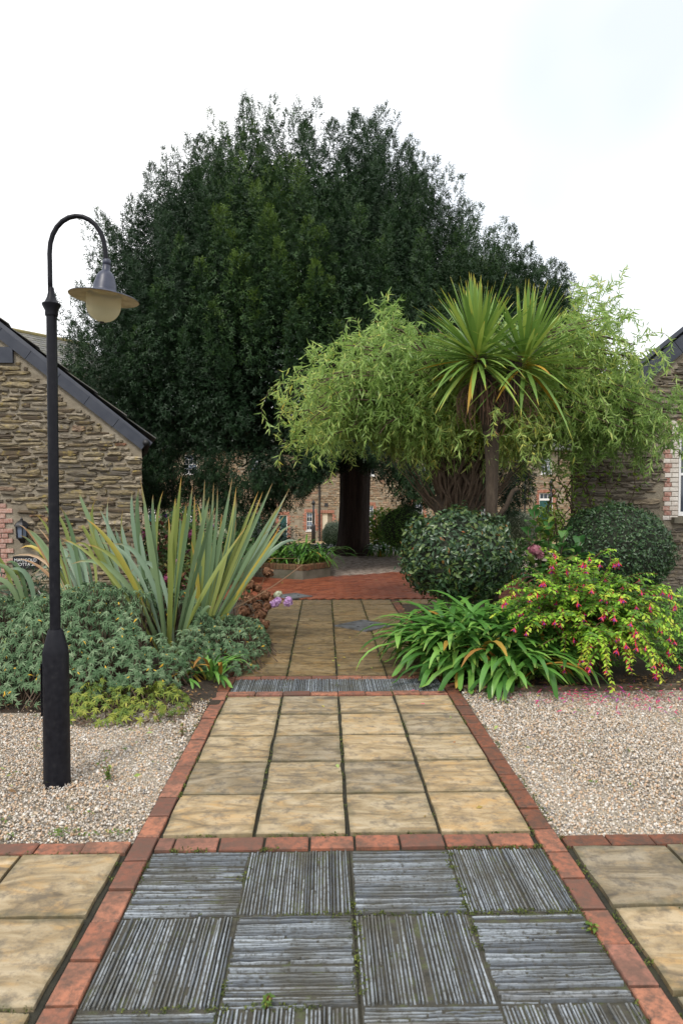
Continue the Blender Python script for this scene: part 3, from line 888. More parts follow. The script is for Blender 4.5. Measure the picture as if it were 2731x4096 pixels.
for a in ((5.51, 5.93), (5.965, 6.39)):
    for b in ((1.345, 1.92), (1.96, 2.545)):
        ob('pane', MB().add(*box(a[0], a[1], .078, .084, b[0], b[1])).mesh('pane', M_glass), wn)
ob('sill', MB().add(*box(5.33, 6.57, -.12, .05, 1.17, 1.262)).mesh('sill', M_sill), cor, (-3.74, 0, 0))
def vergeR(parent, n):
    u = Vector((1, 0, .80)).normalized(); nn = Vector((-.80, 0, 1)).normalized(); b = Vector((XR0 - .06, 0, ZR0 + .02))
    for k in range(n):
        a0 = b + u * (k * .56 - .05); a1 = b + u * ((k + 1) * .56 - .058); d = -.062 + random.uniform(-.002, .002)
        q = [a0 - nn * .11, a1 - nn * .11, a1 + nn * .11, a0 + nn * .11]
        v = [(p.x, d, p.z) for p in q] + [(p.x, d + .05, p.z) for p in q]
        ob('verge_slate', MB().add(v, [(0, 1, 2, 3), (7, 6, 5, 4), (0, 4, 5, 1), (1, 5, 6, 2), (2, 6, 7, 3), (3, 7, 4, 0)]).mesh('verge_slate', M_verge), parent, (-3.74, 0, 0))
vergeR(cor, 8)
RR = ZR0 + 3.43 * .8 + .09
rv = MB()
rv.add(*roof_slab((7.17, -.05, RR + .08), (7.17 + SHR, 3.7, RR + .08), (XR0 - .22 + SHR, 3.7, ZR0 - .0), (XR0 - .22, -.05, ZR0 - .0), .06))
rv.add(*roof_slab((10.8, -.05, ZR0), (10.8, 3.7, ZR0), (7.17 + SHR, 3.7, RR + .08), (7.17, -.05, RR + .08), .06))
ob('roof', rv.mesh('roof', M_verge), cor, (-3.74, 0, 0.09))

# --- the long two-storey range at the far end of the court
RY, RZ = 42.0, -1.40
far = thing('cottage_range', 'long two storey stone range with brick trimmed doors and sash windows far behind the yew', 'building', (0, RY, RZ))
# openings: x0,x1,z0,z1 (z above the range's base), kind
ops = [(-1.22, -.70, .70, 1.82, 'sash'), (-2.92, -2.40, 0.05, 1.66, 'door'), (-.26, .36, .06, 1.76, 'porch'), (2.36, 2.90, .96, 2.24, 'sash'), (-8.80, -8.06, .92, 2.22, 'sash'),
       (-10.9, -10.42, .2, 2.24, 'fanlight_door'), (-4.62, -4.02, 0.05, 1.80, 'door'), (13.18, 14.04, .8, 3.02, 'fanlight_door'), (-8.66, -7.90, 4.18, 5.36, 'sash'), (5.3, 5.95, 1.2, 2.45, 'sash'),
       (-1.3, -.7, 4.1, 5.2, 'sash'), (2.36, 2.96, 4.1, 5.2, 'sash'), (6.0, 6.7, 4.1, 5.2, 'sash'), (-4.6, -4.0, 4.1, 5.2, 'sash'), (9.6, 10.2, 4.1, 5.2, 'sash'), (13.3, 13.95, 4.2, 5.2, 'sash'), (9.4, 10.0, 1.2, 2.4, 'sash')]
holes = [o[:4] for o in ops]
FW = ob('wall', wall_mesh('wall', -17, 19, 0, 5.7, lambda x: 9, holes, .16, M_mortar, 40), far)
ob('side_wall', MB().add(*box(-16.99, 18.99, .4, 6, 0, 5.69)).mesh('side_wall', M_mortar), far)
def sk(a, b, c, d):
    return any(b > h[0] - .24 and a < h[1] + .24 and d > h[2] - .05 and c < h[3] + .24 for h in holes)
st_far = course_stones(-16.9, 18.9, 0.02, 5.6, lambda x: 9, sk, (.07, .17), (.16, .62), .02)
rest = MB()
for (x, z, w, h) in st_far:
    v, f = STV[random.randrange(14)]; d = random.uniform(.02, .05)
    rest.add([(x + p[0] * w, p[1] * d, z + p[2] * h) for p in v], f)
ob('stones', rest.mesh('stones', M_stone_far), FW, kind='stuff')
def frame_bars(x0, x1, z0, z1, nx, nz_, y=.09, t=.035):
    m = MB()
    m.add(*box(x0, x0 + t, y - .03, y + .03, z0, z1)).add(*box(x1 - t, x1, y - .03, y + .03, z0, z1)).add(*box(x0 + t, x1 - t, y - .03, y + .03, z0, z0 + t * 1.6)).add(*box(x0 + t, x1 - t, y - .03, y + .03, z1 - t, z1))
    for k in range(1, nx):
        x = x0 + (x1 - x0) * k / nx; m.add(*box(x - .011, x + .011, y - .015, y + .015, z0 + t * 1.6, z1 - t))
    for k in range(1, nz_):
        z = z0 + (z1 - z0) * k / nz_; h = .022 if k == nz_ // 2 else .011
        m.add(*box(x0 + t, x1 - t, y - .02, y + .02, z - h, z + h))
    return m
for (x0, x1, z0, z1, kd) in ops:
    # brick jambs and flat arch, toothed into the rubble
    k = 0; z = z0 + .04
    if kd != 'sash' or z0 < 3:
        while z < z1:
            for s, X in ((-1, x0), (1, x1)):
                w = .22 if k % 2 else .13
                wbrick(FW, WBF, X + s * (w / 2 + .004), z, w, .075, .045)
            z += .088; k += 1
        n = int((x1 - x0 + .3) / .085)
        for j in range(n): wbrick(FW, WBF, x0 - .13 + (j + .5) * (x1 - x0 + .26) / n, z1 + .11, .072, .19, .045)
    if kd == 'sash':
        wn = ob('window', frame_bars(x0 + .004, x1 - .004, z0 + .004, z1 - .004, 3, 4).mesh('window', M_white), far)
        for i in range(3):
            for j in range(4):
                a0 = x0 + (x1 - x0) * i / 3; b0 = z0 + (z1 - z0) * j / 4
                ob('pane', MB().add(*box(a0 + .012, a0 + (x1 - x0) / 3 - .012, .093, .097, b0 + .012, b0 + (z1 - z0) / 4 - .012)).mesh('pane', M_curtain if j % 2 else M_glass), wn)
        ob('sill', MB().add(*box(x0 - .06, x1 + .06, -.06, .10, z0 - .06, z0 - .003)).mesh('sill', M_white), far)
    elif kd == 'porch':
        ob('porch_panel', MB().add(*box(x0 + .01, x0 + .34, .07, .15, z0 + .62, z1 - .01)).mesh('porch_panel', M_cream), far, label='cream side wall of the open porch')
        ob('porch_base', MB().add(*box(x0 + .01, x0 + .34, .065, .15, z0, z0 + .615)).mesh('porch_base', M_dark), far)
        ob('porch_recess', MB().add(*box(x0 + .345, x1 - .01, .12, .15, z0, z1 - .01)).mesh('porch_recess', plain('porch_shade', (0.22, 0.18, 0.13), .9)), far)
    else:
        zt = z1 if kd == 'door' else z1 - .42
        d = ob('door', MB().add(*box(x0 + .05, x1 - .05, .09, .13, z0, zt - .05)).mesh('door', M_teal), far)
        ob('door_frame', MB().add(*box(x0 + .004, x0 + .05, .06, .14, z0, z1 - .004)).add(*box(x1 - .05, x1 - .004, .06, .14, z0, z1 - .004)).add(*box(x0 + .05, x1 - .05, .06, .14, zt - .05, zt + .03 if kd != 'door' else zt - .004)).mesh('door_frame', M_white), d)
        ob('handle', MB().add(*lathe([(.02, 0), (.03, .02), (.015, .04)], 8)).mesh('handle', M_white), d, (x0 + .12, .09, (z0 + zt) / 2), (R(90), 0, 0))
        if kd != 'door':
            fl = ob('fanlight', frame_bars(x0 + .05, x1 - .05, zt + .03, z1 - .01, 3, 1, .1, .03).mesh('fanlight', M_white), far)
            ob('pane', MB().add(*box(x0 + .06, x1 - .06, .105, .11, zt + .04, z1 - .02)).mesh('pane', M_glass), fl)
for x in (-.42, 12.25, -10.0 + .6):
    ob('drainpipe', MB().add(*tube([(x, -.11, .0), (x, -.11, 3), (x, -.11, 5.6)], .05, 8)).mesh('drainpipe', M_blackd), far)
for x, z in ((.0, 2.28), (-9.0, 2.75), (12.7, 3.35), (-11.6, 2.3)):
    ob('vent', MB().add(*box(x - .11, x + .11, -.06, -.01, z - .1, z + .1)).mesh('vent', M_sill if x != 0 else M_dark), far)
v, f = roof_slab((-17.2, -.35, 5.62), (19.2, -.35, 5.62), (19.2, 3.2, 8.1), (-17.2, 3.2, 8.1), .08)
rv = MB().add(v, f); rv.add(*roof_slab((-17.2, 3.2, 8.1), (19.2, 3.2, 8.1), (19.2, 6.6, 5.6), (-17.2, 6.6, 5.6), .08))
rf = ob('roof', rv.mesh('roof', M_rslate), far)

# --- side wing whose slate roof shows over the near cottage
A, B = Vector((-12.5, 19.75, 6.9)), Vector((-8.6, 24.76, 6.9))
u = (B - A).normalized(); pr = Vector((u.y, -u.x, 0)); half, drop = 1.75, 1.2
wing = thing('roofed_wing', 'stone wing with lichened slate roof showing above the near cottage', 'building', tuple(A - Vector((0, 0, 6.9))))
Lw = (B - A).length
def WP(s, p, z): return tuple(u * s + pr * p + Vector((0, 0, z)))
v = [WP(0, half - .15, -.5), WP(Lw, half - .15, -.5), WP(Lw, half - .15, 5.66), WP(0, half - .15, 5.66), WP(0, -half + .15, -.5), WP(Lw, -half + .15, -.5), WP(Lw, -half + .15, 5.66), WP(0, -half + .15, 5.66), WP(0, 0, 6.8), WP(Lw, 0, 6.8)]
ob('wall', MB().add(v, [(1, 0, 3, 2), (0, 4, 7, 8, 3), (4, 5, 6, 7), (5, 1, 2, 9, 6)]).mesh('wall', M_mortar), wing)
v = [WP(-.1, half, 6.9 - drop), WP(Lw + .1, half, 6.9 - drop), WP(Lw + .1, 0, 6.88), WP(-.1, 0, 6.88), WP(-.1, -half, 6.9 - drop), WP(Lw + .1, -half, 6.9 - drop)]
wr = ob('roof', MB().add(v, [(0, 1, 2, 3), (3, 2, 5, 4)]).mesh('roof', M_rslate), wing)
sd = Vector((0, 0, 6.9)) - (pr * half + Vector((0, 0, 6.9 - drop))); sl_len = sd.length; sd.normalize(); sn = u.cross(sd).normalized()
if sn.z < 0: sn = -sn
slm = MB().add(*box(-.5, .5, 0, 1, 0, 1), 0.0).mesh('slate', M_rslate)
nrow = 12; base = pr * half + Vector((0, 0, 6.9 - drop)); rowh = sl_len / nrow; cnt = 0; rest = MB()
for r in range(nrow - 1, -1, -1):
    for k in range(int(Lw / .30) + 1):
        s = k * .30 + (.15 if r % 2 else 0)
        if s > Lw: continue
        c = base + u * s + sd * (r * rowh) + sn * (.022 + random.uniform(0, .004))
        tilt = sd * rowh * 1.25 - sn * .014
        Mx = Matrix.Identity(4); yv = tilt.normalized(); zv = u.cross(yv); 
        for i in range(3): Mx[i][0], Mx[i][1], Mx[i][2], Mx[i][3] = u[i], yv[i], (zv if zv.z > 0 else -zv)[i], c[i]
        if cnt < 300:
            o = ob('slate', slm, wr); o.matrix_local = Mx @ Matrix.Diagonal((.288, tilt.length, .010, 1)); cnt += 1
        else:
            Ms = Mx @ Matrix.Diagonal((.288, tilt.length, .010, 1)); bvv, bff = box(-.5, .5, 0, 1, 0, 1)
            rest.add([tuple(Ms @ Vector(p)) for p in bvv], bff)
ob('slates', rest.mesh('slates', M_rslate), wr, kind='stuff')
ob('ridge', MB().add(*tube([WP(-.1, 0, 6.93), WP(Lw / 2, 0, 6.935), WP(Lw + .1, 0, 6.93)], .075, 8)).mesh('ridge', plain('mossy_ridge', (0.20, 0.18, 0.10), .9, 0, 5, (0.30, 0.24, 0.08))), wing)

# ------------------------------------------------------------------ lamp posts
lamp = thing('lamp_post', 'tall black swan neck lamp post standing in the pale gravel', 'lamp post', (-1.64, 3.9, -.02))
def lpart(nm, v, f, mat, parent=lamp, off=(0, 0, .02)):
    return ob(nm, MB().add(v, f, 0.3).mesh(nm, mat, True), parent, off)
def sharp(o, ang=40):
    me = o.data
    bm = bmesh.new(); bm.from_mesh(me)
    for e in bm.edges:
        if len(e.link_faces) == 2 and e.calc_face_angle() > R(ang): e.smooth = False
    bm.to_mesh(me); bm.free()
    return o
sharp(lpart('base_sleeve', *lathe([(.074, -.02), (.0735, .0), (.0725, .35), (.0715, .735), (.068, .76), (.042, .862), (.038, .872)], 28), M_black))
sharp(lpart('pole', *lathe([(.0295, .868), (.029, 1.8), (.0285, 2.66)], 22), M_black))
sharp(lpart('collar', *lathe([(.033, 2.64), (.036, 2.652), (.034, 2.668), (.05, 2.70), (.051, 2.708), (.036, 2.718), (.024, 2.745), (.0165, 2.78), (.0135, 2.80)], 22), M_black))
neck = [(-.005, 0, 2.76), (-.006, 0, 2.85), (-.006, 0, 2.95)]
for k in range(13):
    a = math.pi - (math.pi - .10) * k / 12
    neck.append((.148 + .155 * math.cos(a) * (1.0), 0, 2.985 + .212 * math.sin(a) ** 0.92))
neck.append((.307, 0, 2.955)); neck.append((.309, 0, 2.925))
lpart('swan_neck', *tube(neck, .0135, 12), M_black)
M_bulb = (lambda t: t.done(t.n('MixShader', {0: .46, 1: t.n('MixShader', {0: .84, 1: t.pbr((.72, .66, .48), .12, Specular_IOR_Level=.6), 2: t.n('BsdfTranslucent', {'Color': (1.0, .97, .84, 1)}).outputs[0]}).outputs[0], 2: t.n('BsdfTransparent', {'Color': (.95, .88, .66, 1)}).outputs[0]}).outputs[0]))(NT('yellowed_acrylic'))
M_under = plain('stained_cream_enamel', (.60, .52, .38), .5, 0, 14, (.34, .26, .16))
M_shade = plain('weathered_blue_grey_paint', (.026, .031, .058), .4, 0, 18, (.045, .052, .082), .1)
sh = ob('lamp_shade', MB().add(*lathe([(.0205, .005), (.022, .0), (.0215, -.03), (.027, -.034), (.039, -.046), (.051, -.068), (.057, -.095), (.059, -.100), (.061, -.104), (.064, -.135), (.070, -.150), (.082, -.158), (.098, -.162), (.150, -.170), (.187, -.180), (.191, -.184)], 40, caps=False), 0).mesh('lamp_shade', M_shade, True), lamp, (.309, 0, 2.945), (0, R(5), 0))
ob('shade_lining', MB().add(*lathe([(.1895, -.1855), (.148, -.176), (.100, -.169), (.092, -.160), (.06, -.145), (.02, -.12)], 40, caps=False), 0).mesh('shade_lining', M_under, True), sh)
ob('socket', MB().add(*lathe([(.022, -.002), (.0225, .028), (.016, .034)], 18), 0).mesh('socket', M_shade, True), sh)
gl = [(.094, -.160)] + [(.094 * math.cos(a), -.225 - .092 * math.sin(a)) for a in [R(x) for x in (0, 12, 25, 38, 50, 62, 74, 84)]] + [(.012, -.318), (.011, -.322)]
ob('globe', MB().add(*lathe(gl, 36, caps=False), 0).mesh('globe', M_bulb, True), sh)
ob('drain_plug', MB().add(*lathe([(.012, -.316), (.014, -.32), (.008, -.326)], 12), 0).mesh('drain_plug', M_blackd, True), sh)
ob('door_flap', MB().add(*box(-.0755, -.071, -.03, .03, .38, .68), 0).mesh('door_flap', M_black), lamp, (0, 0, .02))

def far_lamp(x, y, h, lab):
    t = thing('lamp_post', lab, 'lamp post', (x, y, gz(y)))
    ob('base_sleeve', MB().add(*lathe([(.11, 0), (.11, .95), (.06, 1.1)], 14)).mesh('base_sleeve', M_blackd, True), t)
    ob('pole', MB().add(*lathe([(.058, 1.08), (.055, h - .25)], 12)).mesh('pole', M_blackd, True), t)
    ob('finial', MB().add(*lathe([(.055, h - .26), (.10, h - .2), (.10, h - .12), (.04, h - .05), (.02, h)], 12)).mesh('finial', M_blackd, True), t)
far_lamp(-.70, 36.5, 2.35, 'slim black lamp post in front of the far sash window beside the yew trunk')
far_lamp(12.75, 38.5, 3.6, 'slim black lamp post in front of the far teal door')

# ------------------------------------------------------------------ inspection covers, planter, timber
def cover(x, y, s, rz, lab, parent_z=0.004):
    t = thing('inspection_cover', lab, 'manhole cover', (x, y, parent_z), rz)
    fr = MB()
    for a in range(4):
        c, sn = math.cos(a * math.pi / 2), math.sin(a * math.pi / 2)
        fr.add([(p[0] * c - p[1] * sn, p[0] * sn + p[1] * c, p[2]) for p in box(-s / 2, s / 2 - .025, -s / 2, -s / 2 + .025, -.01, .008)[0]], box(0, 1, 0, 1, 0, 1)[1])
    ob('frame', fr.mesh('frame', M_cover), t)
    ob('plate', MB().add(*box(-s / 2 + .03, s / 2 - .03, -s / 2 + .03, s / 2 - .03, -.01, .004)).mesh('plate', M_cover), t)
    for q in (-.12, .12): ob('lifting_key', MB().add(*box(q - .02, q + .02, -.01, .01, .004, .007)).mesh('lifting_key', M_dark), t)
cover(.38, 8.38, .52, R(45) , 'square metal inspection cover set diagonally in the slab path')
cover(-.62, 10.80, .46, R(40), 'square metal inspection cover in the red brick court')

poly = [(-.52, 12.86), (0, 13.38), (0.02, 14.35), (-.85, 15.0), (-1.75, 14.75), (-1.95, 13.62)]
pl = thing('raised_planter', 'low concrete planter with upright brick coping and strap leaves', 'planter', (-.9, 13.9, -.03))
def ins(p, d):
    c = Vector((-.9, 13.9, 0)); q = Vector((p[0], p[1], 0)); return c + (q - c) * (1 - d / (q - c).length)
m = MB()
n = len(poly)
for i in range(n):
    a, b = poly[i], poly[(i + 1) % n]; ai, bi = ins(a, .14), ins(b, .14)
    q = [(a[0] + .9, a[1] - 13.9), (b[0] + .9, b[1] - 13.9), (bi.x + .9, bi.y - 13.9), (ai.x + .9, ai.y - 13.9)]
    m.add([(x, y, 0) for x, y in q] + [(x, y, .20) for x, y in q], [(0, 1, 5, 4), (1, 2, 6, 5), (2, 3, 7, 6), (3, 0, 4, 7), (4, 5, 6, 7)], .2)
ob('planter_wall', m.mesh('planter_wall', M_concrete), pl)
m = MB().add([(ins(p, .13).x + .9, ins(p, .13).y - 13.9, .24) for p in poly], [tuple(range(n))], .2)
ob('planter_soil', m.mesh('planter_soil', M_soil), pl)
CB = [brick_mesh('brick', M_copingbrick, s + 70) for s in range(3)]
for i in range(n):
    a, b = Vector(poly[i] + (0,)), Vector(poly[(i + 1) % n] + (0,))
    d = (b - a); k = max(1, int(d.length / .073)); ang = math.atan2(d.y, d.x); nn = Vector((-d.y, d.x, 0)).normalized()
    for j in range(k):
        p = a + d * ((j + .5) / k) + nn * .062
        ob('brick', random.choice(CB), pl, (p.x + .9, p.y - 13.9, .305 + random.uniform(-.006, .006)), (random.uniform(-.03, .03), 0, ang + random.uniform(-.03, .03)), (d.length / k - .008, .135, .10))

tb = thing('timber_edging', 'weathered timber edging board along the fuchsia bed', 'edging', (2.3, 5.66, 0))
for (x0, x1, dy) in ((-1.25, -.2, .0), (-.19, 1.3, .03), (1.31, 2.6, -.02)):
    v, f = box(x0, x1, dy - .022, dy + .022, -.03, .02)
    ob('plank', MB().add([(p[0], p[1] + random.uniform(-.006, .006), p[2] + random.uniform(-.008, .008)) for p in v], f).mesh('plank', M_timber), tb)

# ------------------------------------------------------------------ leaf templates
def tmpl(prof, droop=0.0, fold=0.15):
    """blade along x from 0 to 1; prof = [(x, halfwidth)]"""
    v, f, a = [], [], []
    for x, w in prof:
        z = -droop * x * x
        v += [(x, -w, z + fold * w), (x, 0, z), (x, w, z + fold * w)]; a += [x] * 3
    for i in range(len(prof) - 1):
        for k in (0, 1):
            q = i * 3 + k; f.append((q, q + 1, q + 4, q + 3))
    return v, f, a
T_oval = tmpl([(0, .04), (.5, .26), (1, .015)], .15, .35)
T_long = tmpl([(0, .02), (.35, .12), (1, .004)], .25, .3)
def flat_tmpl(prof, droop):
    v, f, a = [], [], []
    for x, w in prof: v += [(x, -w, -droop * x * x + .25 * w), (x, w, -droop * x * x - .1 * w)]; a += [x] * 2
    for i in range(len(prof) - 1): f.append((2 * i, 2 * i + 1, 2 * i + 3, 2 * i + 2))
    return v, f, a
T_willow = flat_tmpl([(0, .03), (.42, .088), (1, .01)], .6)
T_sage = tmpl([(0, .05), (.45, .21), (1, .01)], .55, .5)

def surf_pts(n, c, r, zmin=-1.0, power=1.0, thick=.12):
    d = nz(rng.normal(size=(n * 3, 3))); d = d[d[:, 2] > zmin][:n]
    rad = 1 - thick * rng.random(len(d)) ** 1.5
    return np.array(c) + d * np.array(r) * rad[:, None], nz(d / np.array(r))

def lump(P, f, seed):
    return np.array([mnoise.noise((p[0] * f + seed, p[1] * f, p[2] * f)) for p in P])

# ------------------------------------------------------------------ clipped balls and loose bushes
def clipped(name, label, cat, loc, c, r, n, leaf, mat, zmin=-.9, bumpy=.04, core=.9, stem=None, tpl=T_oval, group=None, corec=(0.012, 0.016, 0.008), jit=.55):
    t = thing(name, label, cat, loc, group=group)
    P, N = surf_pts(n, c, r, zmin)
    P = P + N * (lump(P, 2.2 / max(r), 3) * bumpy * 2.1 + lump(P, 7 / max(r), 9) * bumpy + (rng.random(len(P)) ** 9) * bumpy * 1.6)[:, None]
    d = nz(rng.normal(size=P.shape) + N * .25 + np.array([0, 0, -.1]))
    up = nz(N + rng.normal(size=P.shape) * jit)
    d = nz(d - up * (d * up).sum(1, keepdims=True))
    ob('foliage', scat('foliage', tpl[0], tpl[1], frames(d, leaf * rng.uniform(.65, 1.25, len(P)), up), P, mat, along=tpl[2]), t)
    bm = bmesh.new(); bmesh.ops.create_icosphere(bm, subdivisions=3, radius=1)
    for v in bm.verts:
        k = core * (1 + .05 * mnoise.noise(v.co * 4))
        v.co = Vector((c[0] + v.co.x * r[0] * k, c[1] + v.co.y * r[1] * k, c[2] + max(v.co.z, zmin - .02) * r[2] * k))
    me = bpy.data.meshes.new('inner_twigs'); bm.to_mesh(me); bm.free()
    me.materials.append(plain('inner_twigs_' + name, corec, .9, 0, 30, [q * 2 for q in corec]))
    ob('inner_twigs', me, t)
    if stem:
        for (a, b, ra) in stem:
            ob('stem', MB().add(*tube([a, tuple((Vector(a) + Vector(b)) / 2 + Vector((random.uniform(-.03, .03), random.uniform(-.03, .03), 0))), b], [ra, ra * .9, ra * .8], 7)).mesh('stem', M_twig, True), t)
    return t

def bush(name, label, cat, loc, c, r, n, leaf, mat, tpl=T_oval, group=None, clump=.35, vert=.3, stems=5, flowers=None, zmin=-.7, freq=3.0):
    """loose bush: leaves through an uneven volume with gaps"""
    t = thing(name, label, cat, loc, group=group)
    d = nz(rng.normal(size=(n * 2, 3))); rad = rng.random(len(d)) ** .4
    q = d * rad[:, None]
    q = q[q[:, 2] > zmin]
    dens = lump(q, freq, 17 + c[0]) + .35 * lump(q, freq * 2.3, 31)
    q = q[dens > -clump + .5 * (np.linalg.norm(q, axis=1) - .5)][:n]
    P = np.array(c) + q * np.array(r) * (1 + .18 * lump(q, 1.7, 5))[:, None]
    out = nz(q + np.array([0, 0, .25]))
    dd = nz(out * .8 + rng.normal(size=P.shape) * .7 + np.array([0, 0, -vert]))
    up = nz(out + np.array([0, 0, .6]) + rng.normal(size=P.shape) * .4)
    ob('foliage', scat('foliage', tpl[0], tpl[1], frames(dd, leaf * rng.uniform(.6, 1.25, len(P)), up), P, mat, along=tpl[2]), t)
    for k in range(stems):
        a = random.uniform(0, 6.28); e = Vector((c[0] + r[0] * .6 * math.cos(a), c[1] + r[1] * .6 * math.sin(a), c[2] + r[2] * random.uniform(.2, .7)))
        s = Vector((c[0] + .12 * r[0] * math.cos(a), c[1] + .12 * r[1] * math.sin(a), 0))
        ob('stem', MB().add(*tube([s, (s + e) / 2 + Vector((random.uniform(-.05, .05), 0, .04)), e], [.014, .011, .005], 5)).mesh('stem', M_twig, True), t)
    if flowers:
        fm, nf, fs, fmat = flowers
        k = rng.choice(len(P), nf * 30, replace=True)
        cand = [P[i] for i in k if np.linalg.norm((P[i] - np.array(c)) / np.array(r)) > .78][:nf]
        for p in cand: flower_head(t, tuple(p), fs * random.uniform(.7, 1.2), fmat)
    return t

_heads = {}
def flower_head(parent, loc, s, mat, name='flower_head'):
    if mat.name not in _heads:
        _heads[mat.name] = []
        for k in range(3):
            n = 150
            d = nz(rng.normal(size=(n, 3))); P = d * rng.uniform(.6, 1.12, (n, 1)) * np.array([1, 1, .82])
            tv, tf, al = [(-.5, -.5, 0), (.5, -.5, .12), (.5, .5, 0), (-.5, .5, .12)], [(0, 1, 2, 3)], [0] * 4
            dd = nz(np.cross(d, rng.normal(size=(n, 3))))
            _heads[mat.name].append(scat('flower_head', tv, tf, frames(dd, rng.uniform(.24, .46, n), nz(d + rng.normal(size=d.shape) * .45)), P * .85, mat))
    return ob(name, random.choice(_heads[mat.name]), parent, loc, (random.uniform(-.4, .4), random.uniform(-.4, .4), random.uniform(0, 6)), (s, s, s))

M_twig = plain('brown_twig', (.075, .048, .03), .85, 0, 20, (.13, .09, .06), .3)
M_bark = (lambda t: (lambda n1, n2: t.done(t.pbr(t.ramp(n1, [(.3, (.018, .011, .008)), (.55, (.055, .034, .026)), (.75, (.10, .068, .052))]), .95, t.bump(t.math('ADD', n1, n2), 1.0, .05))))(t.noise(t.pos(False, (7, 7, .7)), 1.6, 6, .7, .6), t.noise(t.pos(False, (12, 12, 2)), 3, 4)))(NT('yew_bark'))
M_cordbark = (lambda t: (lambda n1: t.done(t.pbr(t.ramp(n1, [(.3, (0.024, 0.0162, 0.0108)), (.55, (0.066, 0.0468, 0.0312)), (.75, (0.102, 0.078, 0.054))]), .95, t.bump(n1, 1.0, .03))))(t.noise(t.pos(False, (5.4, 5.4, 1.5)), 3.5, 6, .75, .4)))(NT('corky_bark'))

M_holly = leaf_mat('blue_green_leaf', [(0, (0.0288, 0.0622, 0.03)), (.5, (0.049, 0.0972, 0.0449)), (.72, (0.072, 0.13, 0.0421)), (.9, (0.108, 0.162, 0.0421)), (.975, (0.122, 0.168, 0.0468)), (1, (0.317, 0.0907, 0.0281))], .32, .12, spec=.5)
M_ball = leaf_mat('dark_small_leaf', [(0, (0.0209, 0.0546, 0.0215)), (.6, (0.0419, 0.0928, 0.0351)), (1, (0.0747, 0.144, 0.0439))], .38, .12, spec=.5)
M_box = leaf_mat('box_leaf', [(0, (0.0655, 0.166, 0.038)), (.6, (0.14, 0.308, 0.0533)), (1, (0.257, 0.506, 0.0761))], .45, .18)
M_varieg = leaf_mat('variegated_leaf', [(0, (.10, .15, .08)), (.5, (.24, .29, .19)), (1, (.42, .44, .32))], .5, .2)
M_green = leaf_mat('mid_green_leaf', [(0, (.025, .065, .018)), (.6, (.05, .12, .03)), (1, (.09, .17, .04))], .45, .25)
M_lime = leaf_mat('lime_leaf', [(0, (.09, .18, .015)), (.6, (.18, .30, .03)), (1, (.32, .42, .05))], .45, .35)
M_darkgreen = leaf_mat('dark_glossy_leaf', [(0, (.012, .032, .014)), (.6, (.025, .06, .024)), (1, (.05, .10, .035))], .3, .12, spec=.6)
M_redgreen = leaf_mat('reddening_leaf', [(0, (.05, .10, .03)), (.5, (.09, .14, .04)), (.75, (.18, .16, .04)), (.9, (.20, .05, .05)), (1, (.26, .06, .10))], .5, .25)
M_pinkf = leaf_mat('pink_petal', [(0, (.45, .09, .22)), (1, (.62, .20, .38))], .6, .3)
M_duskpink = leaf_mat('dusky_pink_petal', [(0, (.36, .12, .17)), (1, (.55, .26, .30))], .6, .3)
M_lilac = leaf_mat('lilac_petal', [(0, (.52, .28, .58)), (1, (.78, .56, .82))], .6, .3)
M_cream_f = leaf_mat('cream_petal', [(0, (.55, .60, .40)), (1, (.80, .82, .66))], .6, .3)
M_brownf = leaf_mat('dried_brown_petal', [(0, (.10, .045, .022)), (.5, (.21, .10, .05)), (1, (.34, .18, .10))], .8, .2)

clipped('clipped_shrub', 'clipped mop head holly with glossy leaves above the strap leaf clump', 'shrub', (1.42, 7.75, 0), (0, 0, .92), (.66, .66, .53), 6800, .062, M_holly, -.95, .05, .88,
        [((.0, 0, 0), (.02, 0, .5), .05), ((.06, .05, 0), (.2, .08, .55), .03), ((-.06, .02, 0), (-.25, .0, .5), .028), ((.02, -.06, 0), (.05, -.25, .5), .022)])
clipped('clipped_shrub', 'large dark green clipped ball in front of the window cottage wall', 'shrub', (3.80, 9.1, 0), (0, 0, .86), (.74, .74, .64), 12500, .042, M_ball, -.95, .03, .92, [((0, 0, 0), (0, 0, .5), .06)])
clipped('clipped_shrub', 'dark box ball to one side of the yew trunk', 'shrub', (1.86, 17.0, gz(17)), (0, 0, .80), (.62, .62, .56), 9000, .034, M_box, -.97, .04, .92, [((0, 0, 0), (0, 0, .4), .06)])
clipped('clipped_shrub', 'pale variegated ball half hidden behind the yew trunk', 'shrub', (.30, 25.0, gz(25)), (0, 0, .50), (.52, .52, .50), 4500, .05, M_varieg, -.98, .04, .92, corec=(.05, .07, .04))
clipped('clipped_shrub', 'pale variegated ball behind the cabbage palm trunk', 'shrub', (4.75, 17.5, gz(17.5)), (0, 0, .72), (.62, .6, .55), 4500, .05, M_varieg, -.98, .05, .92, corec=(.05, .07, .04))

